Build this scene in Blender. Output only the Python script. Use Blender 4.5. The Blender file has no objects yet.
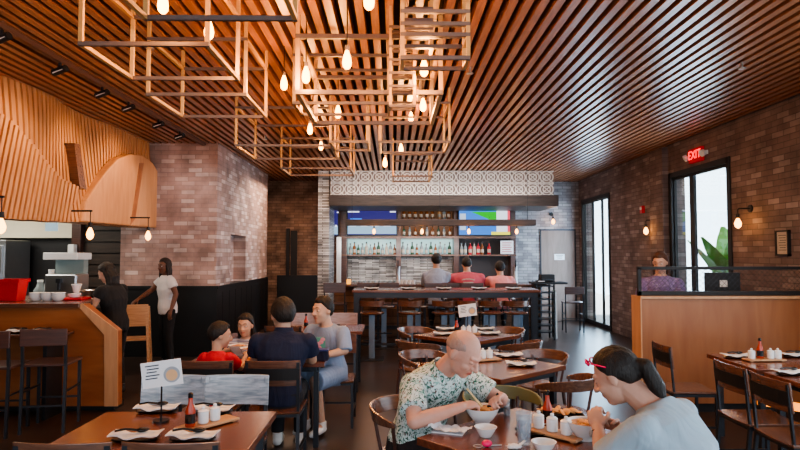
import bpy, math, random
import numpy as np
from mathutils import Vector, Matrix, Euler
random.seed(7); np.random.seed(7)
PI = math.pi
C = bpy.context.scene.collection
scn = bpy.context.scene

# ------------------------------------------------------------------ camera
F = 600.0
CAM = Vector((0, 0, 1.7))
cd = bpy.data.cameras.new('camera'); cam = bpy.data.objects.new('camera', cd); C.objects.link(cam)
cd.sensor_width = 36; cd.lens = 36*F/800; cd.clip_start = .05
cam.location = CAM
cam.rotation_euler = Euler((PI/2+math.atan(29/F), 0, -math.atan(7/F)))
scn.camera = cam
RM = cam.rotation_euler.to_matrix()
def ray(u, v): return RM @ Vector(((u-400)/F, (225-v)/F, -1))
def at(u, v, Y):
    d = ray(u, v); return CAM + d*(Y/d.y)
def atz(u, v, z):
    d = ray(u, v); return CAM + d*((z-CAM.z)/d.z)

# ------------------------------------------------------------------ materials
def nt(name):
    m = bpy.data.materials.new(name); m.use_nodes = True
    n = m.node_tree; return m, n, n.nodes, n.links, n.nodes['Principled BSDF']
def plain(name, col, rough=.5, metal=0, spec=.5, emit=None, es=0, noise=.06, nscale=14, coat=0):
    m, n, N, L, b = nt(name)
    b.inputs['Roughness'].default_value = rough; b.inputs['Metallic'].default_value = metal
    b.inputs['Specular IOR Level'].default_value = spec
    b.inputs['Coat Weight'].default_value = coat
    tc = N.new('ShaderNodeTexCoord'); no = N.new('ShaderNodeTexNoise'); no.inputs['Scale'].default_value = nscale
    L.new(tc.outputs['Object'], no.inputs['Vector'])
    mx = N.new('ShaderNodeMix'); mx.data_type = 'RGBA'
    mx.inputs[6].default_value = (*[c*(1-noise) for c in col], 1); mx.inputs[7].default_value = (*[min(1, c*(1+noise)) for c in col], 1)
    L.new(no.outputs['Fac'], mx.inputs[0]); L.new(mx.outputs[2], b.inputs['Base Color'])
    if emit: b.inputs['Emission Color'].default_value = (*emit, 1); b.inputs['Emission Strength'].default_value = es
    return m
def wood(name, c1, c2, axis='X', scale=3, rough=.4, stretch=12, coat=0, bump=.08, contrast=1):
    m, n, N, L, b = nt(name)
    tc = N.new('ShaderNodeTexCoord'); mp = N.new('ShaderNodeMapping')
    s = [stretch]*3; s['XYZ'.index(axis)] = 1
    mp.inputs['Scale'].default_value = s
    L.new(tc.outputs['Object'], mp.inputs['Vector'])
    no = N.new('ShaderNodeTexNoise'); no.inputs['Scale'].default_value = scale; no.inputs['Detail'].default_value = 5
    no.inputs['Distortion'].default_value = .6
    L.new(mp.outputs[0], no.inputs['Vector'])
    cr = N.new('ShaderNodeValToRGB'); cr.color_ramp.elements[0].position = .5-.2/contrast; cr.color_ramp.elements[1].position = .5+.2/contrast
    cr.color_ramp.elements[0].color = (*c1, 1); cr.color_ramp.elements[1].color = (*c2, 1)
    L.new(no.outputs['Fac'], cr.inputs[0]); L.new(cr.outputs[0], b.inputs['Base Color'])
    b.inputs['Roughness'].default_value = rough; b.inputs['Coat Weight'].default_value = coat; b.inputs['Coat Roughness'].default_value = .25
    bp = N.new('ShaderNodeBump'); bp.inputs['Strength'].default_value = bump; bp.inputs['Distance'].default_value = .01
    L.new(no.outputs['Fac'], bp.inputs['Height']); L.new(bp.outputs[0], b.inputs['Normal'])
    return m
def brick(name, plane, c1, c2, mort, bw=.23, bh=.075, rough=.85, bias=-.35, bump=.5, noise=.5):
    m, n, N, L, b = nt(name)
    tc = N.new('ShaderNodeTexCoord'); sp = N.new('ShaderNodeSeparateXYZ'); cb = N.new('ShaderNodeCombineXYZ')
    L.new(tc.outputs['Object'], sp.inputs[0])
    L.new(sp.outputs[0 if plane == 'XZ' else 1], cb.inputs[0]); L.new(sp.outputs[2], cb.inputs[1])
    br = N.new('ShaderNodeTexBrick'); br.inputs['Scale'].default_value = 1
    br.inputs['Brick Width'].default_value = bw; br.inputs['Row Height'].default_value = bh
    br.inputs['Mortar Size'].default_value = .006; br.inputs['Mortar Smooth'].default_value = .3; br.inputs['Bias'].default_value = bias
    br.inputs['Color1'].default_value = (*c1, 1); br.inputs['Color2'].default_value = (*c2, 1); br.inputs['Mortar'].default_value = (*mort, 1)
    L.new(cb.outputs[0], br.inputs['Vector'])
    no = N.new('ShaderNodeTexNoise'); no.inputs['Scale'].default_value = 3.2; no.inputs['Detail'].default_value = 6
    L.new(tc.outputs['Object'], no.inputs['Vector'])
    hs = N.new('ShaderNodeMapRange'); hs.inputs[1].default_value = .3; hs.inputs[2].default_value = .7; hs.inputs[3].default_value = 1-noise; hs.inputs[4].default_value = 1+noise
    L.new(no.outputs['Fac'], hs.inputs[0])
    mu = N.new('ShaderNodeVectorMath'); mu.operation = 'SCALE'
    L.new(br.outputs['Color'], mu.inputs[0]); L.new(hs.outputs[0], mu.inputs[3]); L.new(mu.outputs[0], b.inputs['Base Color'])
    b.inputs['Roughness'].default_value = rough
    bp = N.new('ShaderNodeBump'); bp.inputs['Strength'].default_value = bump; bp.inputs['Distance'].default_value = .01; bp.invert = True
    L.new(br.outputs['Fac'], bp.inputs['Height']); L.new(bp.outputs[0], b.inputs['Normal'])
    return m
def glass(name, tint=(1, 1, 1), refl=.08, rough=.02, milk=0):
    m, n, N, L, b = nt(name)
    t = N.new('ShaderNodeBsdfTransparent'); t.inputs[0].default_value = (*tint, 1)
    g = N.new('ShaderNodeBsdfGlossy'); g.inputs['Roughness'].default_value = rough
    lw = N.new('ShaderNodeLayerWeight'); lw.inputs[0].default_value = .25
    mr = N.new('ShaderNodeMath'); mr.operation = 'MULTIPLY_ADD'; mr.inputs[1].default_value = .35; mr.inputs[2].default_value = refl; mr.use_clamp = True
    mx = N.new('ShaderNodeMixShader'); L.new(lw.outputs['Fresnel'] if False else lw.outputs['Facing'], mr.inputs[0]); L.new(mr.outputs[0], mx.inputs[0])
    L.new(t.outputs[0], mx.inputs[1]); L.new(g.outputs[0], mx.inputs[2]); out = mx.outputs[0]
    if milk:
        d = N.new('ShaderNodeBsdfDiffuse'); d.inputs[0].default_value = (.72, .80, .88, 1); m2 = N.new('ShaderNodeMixShader'); m2.inputs[0].default_value = milk
        L.new(out, m2.inputs[1]); L.new(d.outputs[0], m2.inputs[2]); out = m2.outputs[0]
    L.new(out, N['Material Output'].inputs[0]); return m
def emis(name, col, s):
    return plain(name, (.02, .02, .02), emit=col, es=s, noise=0, spec=.1, rough=.6)
def pattern(name, base, cols, scale=30, rough=.8, thr=.5):
    m, n, N, L, b = nt(name)
    tc = N.new('ShaderNodeTexCoord'); prev = None
    for i, (c, sc, t) in enumerate(cols):
        mp = N.new('ShaderNodeMapping'); mp.inputs['Location'].default_value = (i*3.7, i*1.3, i*2.2); mp.inputs['Rotation'].default_value = (i*.8, .5+i, i*.4)
        mp.inputs['Scale'].default_value = (1, 2.1, 1.2)
        L.new(tc.outputs['Object'], mp.inputs[0])
        vo = N.new('ShaderNodeTexNoise'); vo.inputs['Scale'].default_value = sc; vo.inputs['Detail'].default_value = 2; vo.inputs['Distortion'].default_value = 1.2
        L.new(mp.outputs[0], vo.inputs['Vector'])
        cr = N.new('ShaderNodeMapRange'); cr.inputs[1].default_value = t; cr.inputs[2].default_value = t+.03
        L.new(vo.outputs['Fac'], cr.inputs[0])
        mx = N.new('ShaderNodeMix'); mx.data_type = 'RGBA'; L.new(cr.outputs[0], mx.inputs[0])
        if prev is None: mx.inputs[6].default_value = (*base, 1)
        else: L.new(prev, mx.inputs[6])
        mx.inputs[7].default_value = (*c, 1); prev = mx.outputs[2]
    L.new(prev, b.inputs['Base Color']); b.inputs['Roughness'].default_value = rough
    return m
def stripes(name, c1, c2, axis, sc, rough=.7, prof='SIN'):
    m, n, N, L, b = nt(name)
    tc = N.new('ShaderNodeTexCoord'); w = N.new('ShaderNodeTexWave'); w.bands_direction = axis; w.inputs['Scale'].default_value = sc
    w.inputs['Distortion'].default_value = .6
    L.new(tc.outputs['Object'], w.inputs[0])
    mx = N.new('ShaderNodeMix'); mx.data_type = 'RGBA'; mx.inputs[6].default_value = (*c1, 1); mx.inputs[7].default_value = (*c2, 1)
    L.new(w.outputs['Fac'], mx.inputs[0]); L.new(mx.outputs[2], b.inputs['Base Color']); b.inputs['Roughness'].default_value = rough
    return m
def wrinkle(m, s=.5, sc=7):
    n = m.node_tree; N = n.nodes; L = n.links; b = N['Principled BSDF']
    tc = N.new('ShaderNodeTexCoord'); mp = N.new('ShaderNodeMapping'); mp.inputs['Scale'].default_value = (1, 1, .45); mp.inputs['Rotation'].default_value = (.3, .5, 0)
    no = N.new('ShaderNodeTexNoise'); no.inputs['Scale'].default_value = sc; no.inputs['Detail'].default_value = 3; no.inputs['Distortion'].default_value = 1.0
    L.new(tc.outputs['Object'], mp.inputs[0]); L.new(mp.outputs[0], no.inputs['Vector'])
    bp = N.new('ShaderNodeBump'); bp.inputs['Strength'].default_value = s; bp.inputs['Distance'].default_value = .05
    L.new(no.outputs['Fac'], bp.inputs['Height']); L.new(bp.outputs[0], b.inputs['Normal']); return m
def cloth(name, col, rough=.85): return wrinkle(plain(name, col, rough))
def skin(name, col):
    m = plain(name, col, rough=.5, spec=.4, noise=.08, nscale=25)
    b = m.node_tree.nodes['Principled BSDF']
    b.inputs['Subsurface Weight'].default_value = .12; b.inputs['Subsurface Radius'].default_value = (.02, .008, .005)
    return m
def hairm(name, c1, c2):
    return wood(name, tuple(c*.6 for c in c1), tuple(c*.6 for c in c2), axis='Z', scale=18, rough=.6, stretch=6, bump=.6)

M = {}
M['slat'] = wood('slat_wood', (.24, .088, .038), (.40, .165, .075), 'Y', 4, .36, 14, coat=.25)
M['dark'] = plain('ceiling_void', (.035, .016, .010), .9)
M['feat'] = wood('feature_oak', (.40, .17, .068), (.56, .27, .115), 'Z', 2.2, .45, 9)
M['feat2'] = wood('feature_oak_pale', (.47, .21, .09), (.58, .29, .14), 'Z', 2.0, .5, 7)
M['counter'] = wood('counter_oak', (.26, .085, .03), (.38, .14, .052), 'X', 1.4, .35, 6)
M['counteredge'] = wood('counter_edge_oak', (.50, .27, .14), (.62, .36, .2), 'Z', 2, .4, 8)
M['hostwood'] = wood('host_screen_oak', (.27, .10, .038), (.38, .16, .065), 'Z', 1.1, .4, 7, contrast=.8)
M['table'] = wood('table_walnut', (.10, .028, .014), (.20, .062, .03), 'X', 3, .22, 10, coat=.5)
M['tableY'] = wood('table_walnut_y', (.10, .028, .014), (.20, .062, .03), 'Y', 3, .22, 10, coat=.5)
M['tableedge'] = wood('table_edge', (.26, .09, .035), (.36, .14, .06), 'X', 3, .3, 10)
M['chairwood'] = wood('chair_wood', (.10, .045, .03), (.19, .085, .05), 'X', 4, .25, 12, coat=.7, bump=.15)
M['chairdark'] = wood('chair_wood_dark', (.055, .022, .017), (.10, .04, .028), 'X', 4, .3, 10, coat=.4)
M['steel'] = plain('dark_steel', (.045, .05, .06), .38, .6)
M['steelblue'] = plain('blue_grey_steel', (.17, .23, .31), .4, .5)
M['black'] = plain('matte_black', (.012, .012, .014), .55)
M['wains'] = plain('black_wainscot', (.008, .009, .011), .45)
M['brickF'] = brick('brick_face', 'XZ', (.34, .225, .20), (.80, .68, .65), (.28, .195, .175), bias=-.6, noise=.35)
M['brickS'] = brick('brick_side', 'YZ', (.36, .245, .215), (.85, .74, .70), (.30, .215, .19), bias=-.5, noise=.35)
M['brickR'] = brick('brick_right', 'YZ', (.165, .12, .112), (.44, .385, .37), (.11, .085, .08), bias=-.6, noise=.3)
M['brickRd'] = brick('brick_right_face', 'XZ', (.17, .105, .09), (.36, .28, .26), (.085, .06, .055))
M['brickB'] = brick('brick_back', 'XZ', (.22, .13, .09), (.36, .23, .17), (.13, .08, .055))
M['brickW'] = brick('brick_whitewash', 'XZ', (.24, .22, .23), (.44, .42, .42), (.15, .14, .145), noise=.3)
M['silver'] = brick('silver_stacked_tile', 'XZ', (.16, .155, .15), (.80, .78, .76), (.03, .028, .025), bw=.35, bh=.035, rough=.3, bias=0)
M['silverY'] = brick('silver_stacked_tile_side', 'YZ', (.16, .155, .15), (.80, .78, .76), (.03, .028, .025), bw=.35, bh=.035, rough=.3, bias=0)
M['barfront'] = brick('bar_front_brick', 'XZ', (.16, .085, .05), (.30, .17, .10), (.05, .03, .02), bw=.4, bh=.14)
M['gold'] = plain('bronze_tube', (.62, .36, .14), .4, .45)  # bronze as lit on uprights and side rails, light painted into the tone
M['goldlit'] = plain('bronze_tube_dark', (.16, .12, .11), .42, .5)  # same bronze as shaded on the cross rails, shade painted into the tone
M['track'] = plain('brown_track', (.10, .045, .028), .5)
M['white'] = plain('white_ceramic', (.78, .80, .82), .18, coat=.3)
M['paper'] = plain('white_paper', (.80, .80, .82), .8)
M['blackgl'] = plain('black_gloss', (.012, .012, .013), .15)
M['tray'] = wood('bamboo_tray', (.42, .22, .11), (.55, .32, .17), 'X', 5, .4)
M['glass'] = glass('window_glass', (.93, .97, .98), .02)
M['tumbler'] = glass('tumbler_glass', (.88, .93, .97), .10, milk=.16)
M['water'] = glass('drinking_water', (.82, .90, .95), .08, milk=.22)
M['bulb'] = emis('bulb_glow', (1, .34, .035), 14)
M['bulbsmall'] = emis('bulb_glow_small', (1, .42, .09), 6)
M['filament'] = emis('filament_glow', (1, .75, .4), 60)
M['red'] = plain('red_plastic', (.55, .02, .03), .35)
M['exit'] = emis('exit_red', (1, .01, .02), 2.2)
M['white_em'] = plain('pale_panel', (.75, .75, .74), .6)
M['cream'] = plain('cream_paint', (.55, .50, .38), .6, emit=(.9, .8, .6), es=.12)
M['doorw'] = wood('door_wood', (.17, .115, .09), (.25, .175, .145), 'Z', 1.5, .5, 6)
M['amber'] = plain('amber_bottle', (.22, .07, .02), .12)
M['clearb'] = plain('clear_bottle', (.24, .28, .29), .1)
M['greenb'] = plain('green_bottle', (.03, .07, .04), .12)
M['label'] = plain('bottle_label', (.50, .43, .35), .7)
M['mauvewood'] = wood('mauve_laminate', (.26, .19, .20), (.42, .33, .35), 'X', 5, .3, 9, coat=.5)  # chair wood with a mauve reflection painted into its colour
M['beam'] = wood('dark_beam', (.035, .025, .022), (.07, .05, .042), 'X', 3, .5, 10)
M['palewood'] = wood('pale_blue_laminate', (.22, .30, .38), (.52, .62, .72), 'X', 5, .25, 9, coat=.8, contrast=1.2)  # chair wood with reflected daylight painted into its colour
M['olive'] = plain('olive_leather', (.14, .15, .08), .4)
M['stain'] = plain('stainless', (.45, .46, .47), .28, .9)
M['bluegl'] = plain('grey_door_glass', (.16, .19, .19), .2, emit=(.5, .7, .7), es=.05)
M['green'] = plain('leaf_green', (.16, .42, .07), .5)
M['orange'] = plain('orange_light_strip', (.9, .3, .04), .5, emit=(1, .3, .03), es=1.4)  # patch of sunlight on the bench edge, painted as a glow
M['broth'] = pattern('ramen_broth', (.42, .17, .06), [((.70, .45, .18), 50, .5), ((.15, .22, .05), 70, .62)], rough=.25)
M['chips'] = plain('golden_chips', (.72, .36, .14), .6)
M['pink'] = plain('pink_plastic', (.9, .03, .16), .25)
M['sauce'] = plain('chili_sauce', (.42, .05, .02), .2)
M['chop'] = plain('pale_bamboo', (.72, .52, .26), .5)
# floor: dark polished concrete
m, n, N, L, b = nt('polished_concrete')
tc = N.new('ShaderNodeTexCoord'); no = N.new('ShaderNodeTexNoise'); no.inputs['Scale'].default_value = 1.1; no.inputs['Detail'].default_value = 8
L.new(tc.outputs['Object'], no.inputs['Vector'])
cr = N.new('ShaderNodeValToRGB'); cr.color_ramp.elements[0].color = (.028, .016, .012, 1); cr.color_ramp.elements[1].color = (.07, .045, .036, 1)
cr.color_ramp.elements[0].position = .3; cr.color_ramp.elements[1].position = .7
L.new(no.outputs['Fac'], cr.inputs[0]); L.new(cr.outputs[0], b.inputs['Base Color']); b.inputs['Roughness'].default_value = .3
M['floor'] = m

# ------------------------------------------------------------------ mesh helper
class G:
    def __init__(s): s.v = []; s.f = []; s.m = []
    def add(s, vs, fs, mi=0):
        o = len(s.v); s.v += [tuple(p) for p in vs]; s.f += [tuple(i+o for i in f) for f in fs]; s.m += [mi]*len(fs); return s
    def bb(s, x0, x1, y0, y1, z0, z1, mi=0):
        vs = [(x, y, z) for x in (x0, x1) for y in (y0, y1) for z in (z0, z1)]
        return s.add(vs, [(0, 1, 3, 2), (4, 6, 7, 5), (0, 4, 5, 1), (2, 3, 7, 6), (0, 2, 6, 4), (1, 5, 7, 3)], mi)
    def box(s, c, d, R=None, mi=0):
        c = Vector(c); R = R or Matrix.Identity(3)
        vs = [c + R @ Vector((x*d[0]/2, y*d[1]/2, z*d[2]/2)) for x in (-1, 1) for y in (-1, 1) for z in (-1, 1)]
        return s.add(vs, [(0, 1, 3, 2), (4, 6, 7, 5), (0, 4, 5, 1), (2, 3, 7, 6), (0, 2, 6, 4), (1, 5, 7, 3)], mi)
    def bar(s, p, q, w, h=None, mi=0):
        p = Vector(p); q = Vector(q); h = h or w; d = q-p; l = d.length; d.normalize()
        up = Vector((0, 0, 1)) if abs(d.z) < .95 else Vector((0, 1, 0))
        x = d.cross(up).normalized(); z = x.cross(d).normalized()
        R = Matrix((x, d, z)).transposed()
        return s.box((p+q)/2, (w, l, h), R, mi)
    def ring(s, rings, cap=True, mi=0, close=True):
        n = len(rings[0]); vs = [p for r in rings for p in r]; fs = []
        for i in range(len(rings)-1):
            for j in range(n if close else n-1):
                k = (j+1) % n; fs.append((i*n+j, i*n+k, (i+1)*n+k, (i+1)*n+j))
        if cap: fs.append(tuple(range(n))[::-1]); fs.append(tuple((len(rings)-1)*n+j for j in range(n)))
        return s.add(vs, fs, mi)
    def cyl(s, p, q, r0, r1=None, n=12, mi=0, ey=1):
        p = Vector(p); q = Vector(q); r1 = r0 if r1 is None else r1; d = (q-p).normalized()
        up = Vector((0, 0, 1)) if abs(d.z) < .95 else Vector((0, 1, 0))
        x = d.cross(up).normalized(); y = x.cross(d)
        return s.ring([[c+(x*math.cos(2*PI*j/n)+y*math.sin(2*PI*j/n)*ey)*r for j in range(n)] for c, r in ((p, r0), (q, r1))], mi=mi)
    def tube(s, pts, r, n=8, mi=0):
        for a, b_ in zip(pts[:-1], pts[1:]): s.cyl(a, b_, r, n=n, mi=mi)
        for p in pts[1:-1]: s.sph(p, (r, r, r), n, max(4, n//2), mi=mi)
        return s
    def lathe(s, prof, c=(0, 0, 0), n=20, mi=0, sx=1, sy=1):
        c = Vector(c)
        return s.ring([[c+Vector((math.cos(2*PI*j/n)*r*sx, math.sin(2*PI*j/n)*r*sy, z)) for j in range(n)] for r, z in prof], cap=True, mi=mi)
    def sph(s, c, r, nu=16, nv=10, R=None, mi=0, fn=None):
        c = Vector(c); R = R or Matrix.Identity(3); vs = []; r = (r, r, r) if not hasattr(r, '__len__') else r
        for i in range(1, nv):
            t = PI*i/nv
            for j in range(nu):
                p = 2*PI*j/nu; d = Vector((math.sin(t)*math.cos(p), math.sin(t)*math.sin(p), math.cos(t)))
                k = fn(d) if fn else 1
                vs.append(c+R@Vector((d.x*r[0]*k, d.y*r[1]*k, d.z*r[2]*k)))
        fs = []
        for i in range(nv-2):
            for j in range(nu):
                k = (j+1) % nu; fs.append((i*nu+j, (i+1)*nu+j, (i+1)*nu+k, i*nu+k))
        for sgn, base in ((1, 0), (-1, (nv-2)*nu)):
            k = fn(Vector((0, 0, sgn))) if fn else 1
            vs.append(c+R@Vector((0, 0, sgn*r[2]*k))); t = len(vs)-1
            for j in range(nu):
                e = (t, base+j, base+(j+1) % nu); fs.append(e if sgn > 0 else e[::-1])
        return s.add(vs, fs, mi)
    def prism(s, poly, f0, f1, mi=0):
        a = [f0(p) for p in poly]; b_ = [f1(p) for p in poly]
        return s.ring([a, b_], mi=mi)
    def build(s, name, mats, parent=None, smooth=False, bevel=0, kind=None, label=None):
        me = bpy.data.meshes.new(name); me.from_pydata([tuple(p) for p in s.v], [], s.f)
        if not isinstance(mats, (list, tuple)): mats = [mats]
        for mt in mats: me.materials.append(M[mt] if isinstance(mt, str) else mt)
        me.polygons.foreach_set('material_index', s.m)
        import bmesh
        bm = bmesh.new(); bm.from_mesh(me); bmesh.ops.recalc_face_normals(bm, faces=bm.faces); bm.to_mesh(me); bm.free()
        if smooth:
            me.polygons.foreach_set('use_smooth', [True]*len(me.polygons))
            me.set_sharp_from_angle(angle=math.radians(42))
        o = bpy.data.objects.new(name, me); C.objects.link(o)
        if parent is not None: o.parent = parent
        if bevel:
            bv = o.modifiers.new('bevel', 'BEVEL'); bv.width = bevel; bv.segments = 2; bv.limit_method = 'ANGLE'
        if kind: o['kind'] = kind
        if label: o['label'] = label
        return o
def tag(o, label, cat, group=None):
    o['label'] = label; o['category'] = cat
    if group: o['group'] = group
    return o
def thing(name, label, cat, loc=(0, 0, 0), rz=0, group=None):
    o = bpy.data.objects.new(name, None); C.objects.link(o); o.empty_display_size = .1
    o.location = loc; o.rotation_euler = (0, 0, rz)
    return tag(o, label, cat, group)
def dup(o, loc=None, rz=None, label=None, group=None, parent=None):
    c = o.copy(); C.objects.link(c)
    if parent is not None: c.parent = parent
    for ch in [x for x in CH.get(o.name, [])] if False else list(o.children): dup(ch, parent=c)
    if loc is not None: c.location = loc
    if rz is not None: c.rotation_euler = (0, 0, rz)
    if label: c['label'] = label
    if group: c['group'] = group
    return c
CH = {}
def S(name, g, mats, **k): return g.build(name, mats, kind='structure', **k)
used = {}
def place(key, maker, loc, rz, label, group=None):
    """first call builds the thing, later calls copy it with its parts"""
    if key not in used:
        o = maker(); used[key] = o; o.location = loc; o.rotation_euler = (0, 0, rz); o['label'] = label
        if group: o['group'] = group
        return o
    o = dup(used[key], loc, rz, label)
    if group: o['group'] = group
    elif 'group' in o: del o['group']
    return o

# ------------------------------------------------------------------ room shell
XR, YB, ZC = 4.79, 15.4, 3.56
S('floor', G().bb(-8, 5.1, -3, 16.2, -.1, 0), 'floor')
g = G(); g.bb(-8, 5.1, -3, 16.2, 3.70, 3.8)
S('ceiling', g, 'dark')
g = G(); x = -4.2; P = .115
while x < XR-.03:
    g.bb(x, x+.062, -2.5, 15.35, ZC, ZC+.12); x += P
o = S('trim_1', g, 'slat'); 
# right wall with openings
g = G(); g.bb(XR, XR+.25, 5.6, 8.45, 0, 3.7); g.bb(XR, XR+.25, 8.45, 10.26, 3.06, 3.7); g.bb(XR, XR+.25, 10.26, 13.2, 0, 3.7)
g.bb(XR, XR+.25, 13.2, 15.1, 3.03, 3.7); g.bb(XR, XR+.25, 15.1, 15.65, 0, 3.7)
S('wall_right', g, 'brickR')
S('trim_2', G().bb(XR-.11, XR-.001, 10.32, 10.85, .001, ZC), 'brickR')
# back wall
S('wall_back', G().bb(-4.9, XR, YB, YB+.25, 0, 3.7), 'brickB')
S('trim_3', G().bb(3.02, 3.77, YB-.03, YB-.002, .02, ZC).bb(4.69, XR-.003, YB-.03, YB-.002, .02, ZC).bb(3.77, 4.69, YB-.03, YB-.002, 2.33, ZC), 'brickW')
# left brick column (front face / side face), niche in side face
g = G(); g.bb(-4.56, -2.96, 10.1, 10.35, 1.16, 3.7)
S('wall_left_front', g, 'brickF')
g = G(); g.bb(-3.2, -2.961, 10.351, 10.98, 1.16, 3.7); g.bb(-3.2, -2.961, 10.98, 12.1, 2.06, 3.7); g.bb(-3.2, -2.961, 12.1, 14.15, 1.16, 3.7); g.bb(-3.35, -3.2, 10.9, 12.2, 1.1, 2.15)
S('wall_left_side', g, 'brickS')
g = G(); g.bb(-4.6, -2.93, 10.07, 10.35, 0.001, 1.16); g.bb(-3.2, -2.93, 10.351, 14.15, 0.001, 1.16)
g.bb(-4.6, -2.91, 10.05, 10.08, 1.12, 1.17)
for k in range(9): g.bb(-2.935, -2.925, 10.4+k*.42, 10.42+k*.42, .1, 1.05)
S('baseboard_left', g, 'wains')
S('wall_corridor', G().bb(-4.9, -4.7, 10.36, 15.4, 0, 3.7), 'brickS')
g = G(); g.bb(-2.95, -1.86, YB-.06, YB-.003, 0.001, 1.16)
S('baseboard_back', g, 'wains')
g = G(); g.bb(-2.72, -2.64, YB-.09, YB-.004, 1.16, 2.35); g.bb(-2.62, -2.45, YB-.03, YB-.004, 1.16, 2.3)
S('door_2', g, 'black')
# wall left near camera & kitchen walls
S('wall_left', G().bb(-4.45, -4.2, -3, 4.2, 0, 3.7), 'brickS')
S('wall_kitchen_left', G().bb(-7.6, -7.4, 3.9, 10.3, 0, 3.7), 'black')
S('wall_kitchen_front', G().bb(-7.4, -4.46, 3.9, 4.1, 0, 3.7), 'black')
g = G(); g.bb(-7.4, -4.2, 4.11, 10.2, 2.75, 2.85)
S('ceiling_kitchen', g, 'cream')
g = G(); g.bb(-7.4, -4.561, 10.2, 10.45, 0, 3.7)
S('wall_kitchen_back', g, 'black')

# right folding glass door (door_1) and window_2
def glazing(name, y0, y1, top, mull, fw=.06):
    g = G(); x0, x1 = XR+.03, XR+.08
    g.bb(x0, x1, y0, y0+fw, 0, top); g.bb(x0, x1, y1-fw, y1, 0, top); g.bb(x0, x1, y0+fw, y1-fw, top-fw*1.6, top); g.bb(x0, x1, y0+fw, y1-fw, 0, .1)
    for mpos, w in mull: g.bb(x0, x1, mpos-w/2, mpos+w/2, .1, top-fw*1.6)
    g.bb(XR-.02, XR+.02, y0-.04, y0+.05, 0, top+.03); g.bb(XR-.02, XR+.02, y1-.05, y1+.04, 0, top+.03); g.bb(XR-.02, XR+.02, y0, y1, top-.06, top+.03)
    f = S(name, g, 'black', bevel=.004)
    G().bb(XR+.055, XR+.062, y0+fw, y1-fw, .1, top-fw*1.6).build('glass_pane', 'glass', f)
    return f
glazing('door_1', 13.2, 15.1, 3.03, [(13.8, .05), (14.45, .05)], .05)
glazing('window_1', 8.45, 10.26, 3.06, [(9.6, .14)])
# glazed shopfront on the near right
g = G()
for y in (-3, -1.6, -.2, 1.2, 2.6, 4.1, 5.55): g.bb(XR+.02, XR+.1, y-.04, y+.04, 0, 3.5)
g.bb(XR+.02, XR+.1, -3, 5.6, 3.3, 3.7); g.bb(XR+.02, XR+.1, -3, 5.6, 0, .25)
f = S('window_2', g, 'black'); G().bb(XR+.055, XR+.062, -3, 5.6, .25, 3.3).build('glass_pane', 'glass', f)

# back door
g = G(); g.bb(3.80, 4.66, YB-.05, YB-.004, 0.001, 2.3)
d = S('door_3', g, 'doorw', bevel=.004)
G().bb(3.77, 3.80, YB-.06, YB-.004, 0, 2.33).bb(4.66, 4.69, YB-.06, YB-.004, 0, 2.33).bb(3.77, 4.69, YB-.06, YB-.004, 2.30, 2.335).build('door_frame', 'steel', d)
G().cyl((3.88, YB-.05, 1.02), (3.88, YB-.10, 1.02), .012).cyl((3.87, YB-.10, 1.02), (3.99, YB-.10, 1.02), .011).build('door_handle', 'stain', d, smooth=True)
p0 = at(559.5, 257, YB-.06)
t = thing('door_sign', 'small white sign plate fixed on the brown back door', 'sign', (p0.x, YB-.055, p0.z))
G().box((0, 0, 0), (.26, .008, .15)).build('plate', 'paper', t)
g = G()
for k in range(3): g.box((0, -.006, .04-.035*k), (.18-.03*k, .003, .010))
g.build('printed_lines', 'steel', t)

# exterior
S('ground', G().bb(5.1, 30, -10, 30, -.12, -.02), plain('pavement', (.55, .54, .52), .9))
tag(G().bb(9.0, 9.3, 5, 40, -.02, 7).build('building', plain('outdoor_render', (.66, .80, .92), .9)), 'pale rendered building outside beyond the windows', 'building')
def leafplant(loc, label, n=9, h=1.6, seed=1):
    rnd = random.Random(seed)
    t = thing('potted_plant', label, 'plant', loc)
    G().lathe([(.16, 0), (.22, .35), (.2, .35), (.19, .3), (.0, .3)], n=16).build('pot', 'steel', t, smooth=True)
    for i in range(n):
        a = rnd.uniform(0, 2*PI); L_ = h*rnd.uniform(.7, 1.1); w = L_*.16; lean = rnd.uniform(.15, .5)
        pts = []
        for k in range(9):
            s_ = k/8; c = Vector((math.cos(a), math.sin(a), 0))*lean*L_*s_**1.8 + Vector((0, 0, .3+L_*s_*(1-.25*lean*s_)))
            wv = Vector((-math.sin(a), math.cos(a), 0))*w*math.sin(PI*min(1, s_*.95+.03))**.8
            pts.append([c-wv, c+Vector((math.cos(a), math.sin(a), 0))*-.02, c+wv])
        G().ring(pts, cap=False, close=False).build('leaf', 'green', t, smooth=True)
    return t
leafplant((6.0, 10.3, -.02), 'tall broad green leaves outside behind the large window', 12, 1.9, 3)
leafplant((7.3, 11.6, -.02), 'lower broad leaved plant outside at the window edge nearest the framed notice', 9, 1.5, 5)

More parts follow.
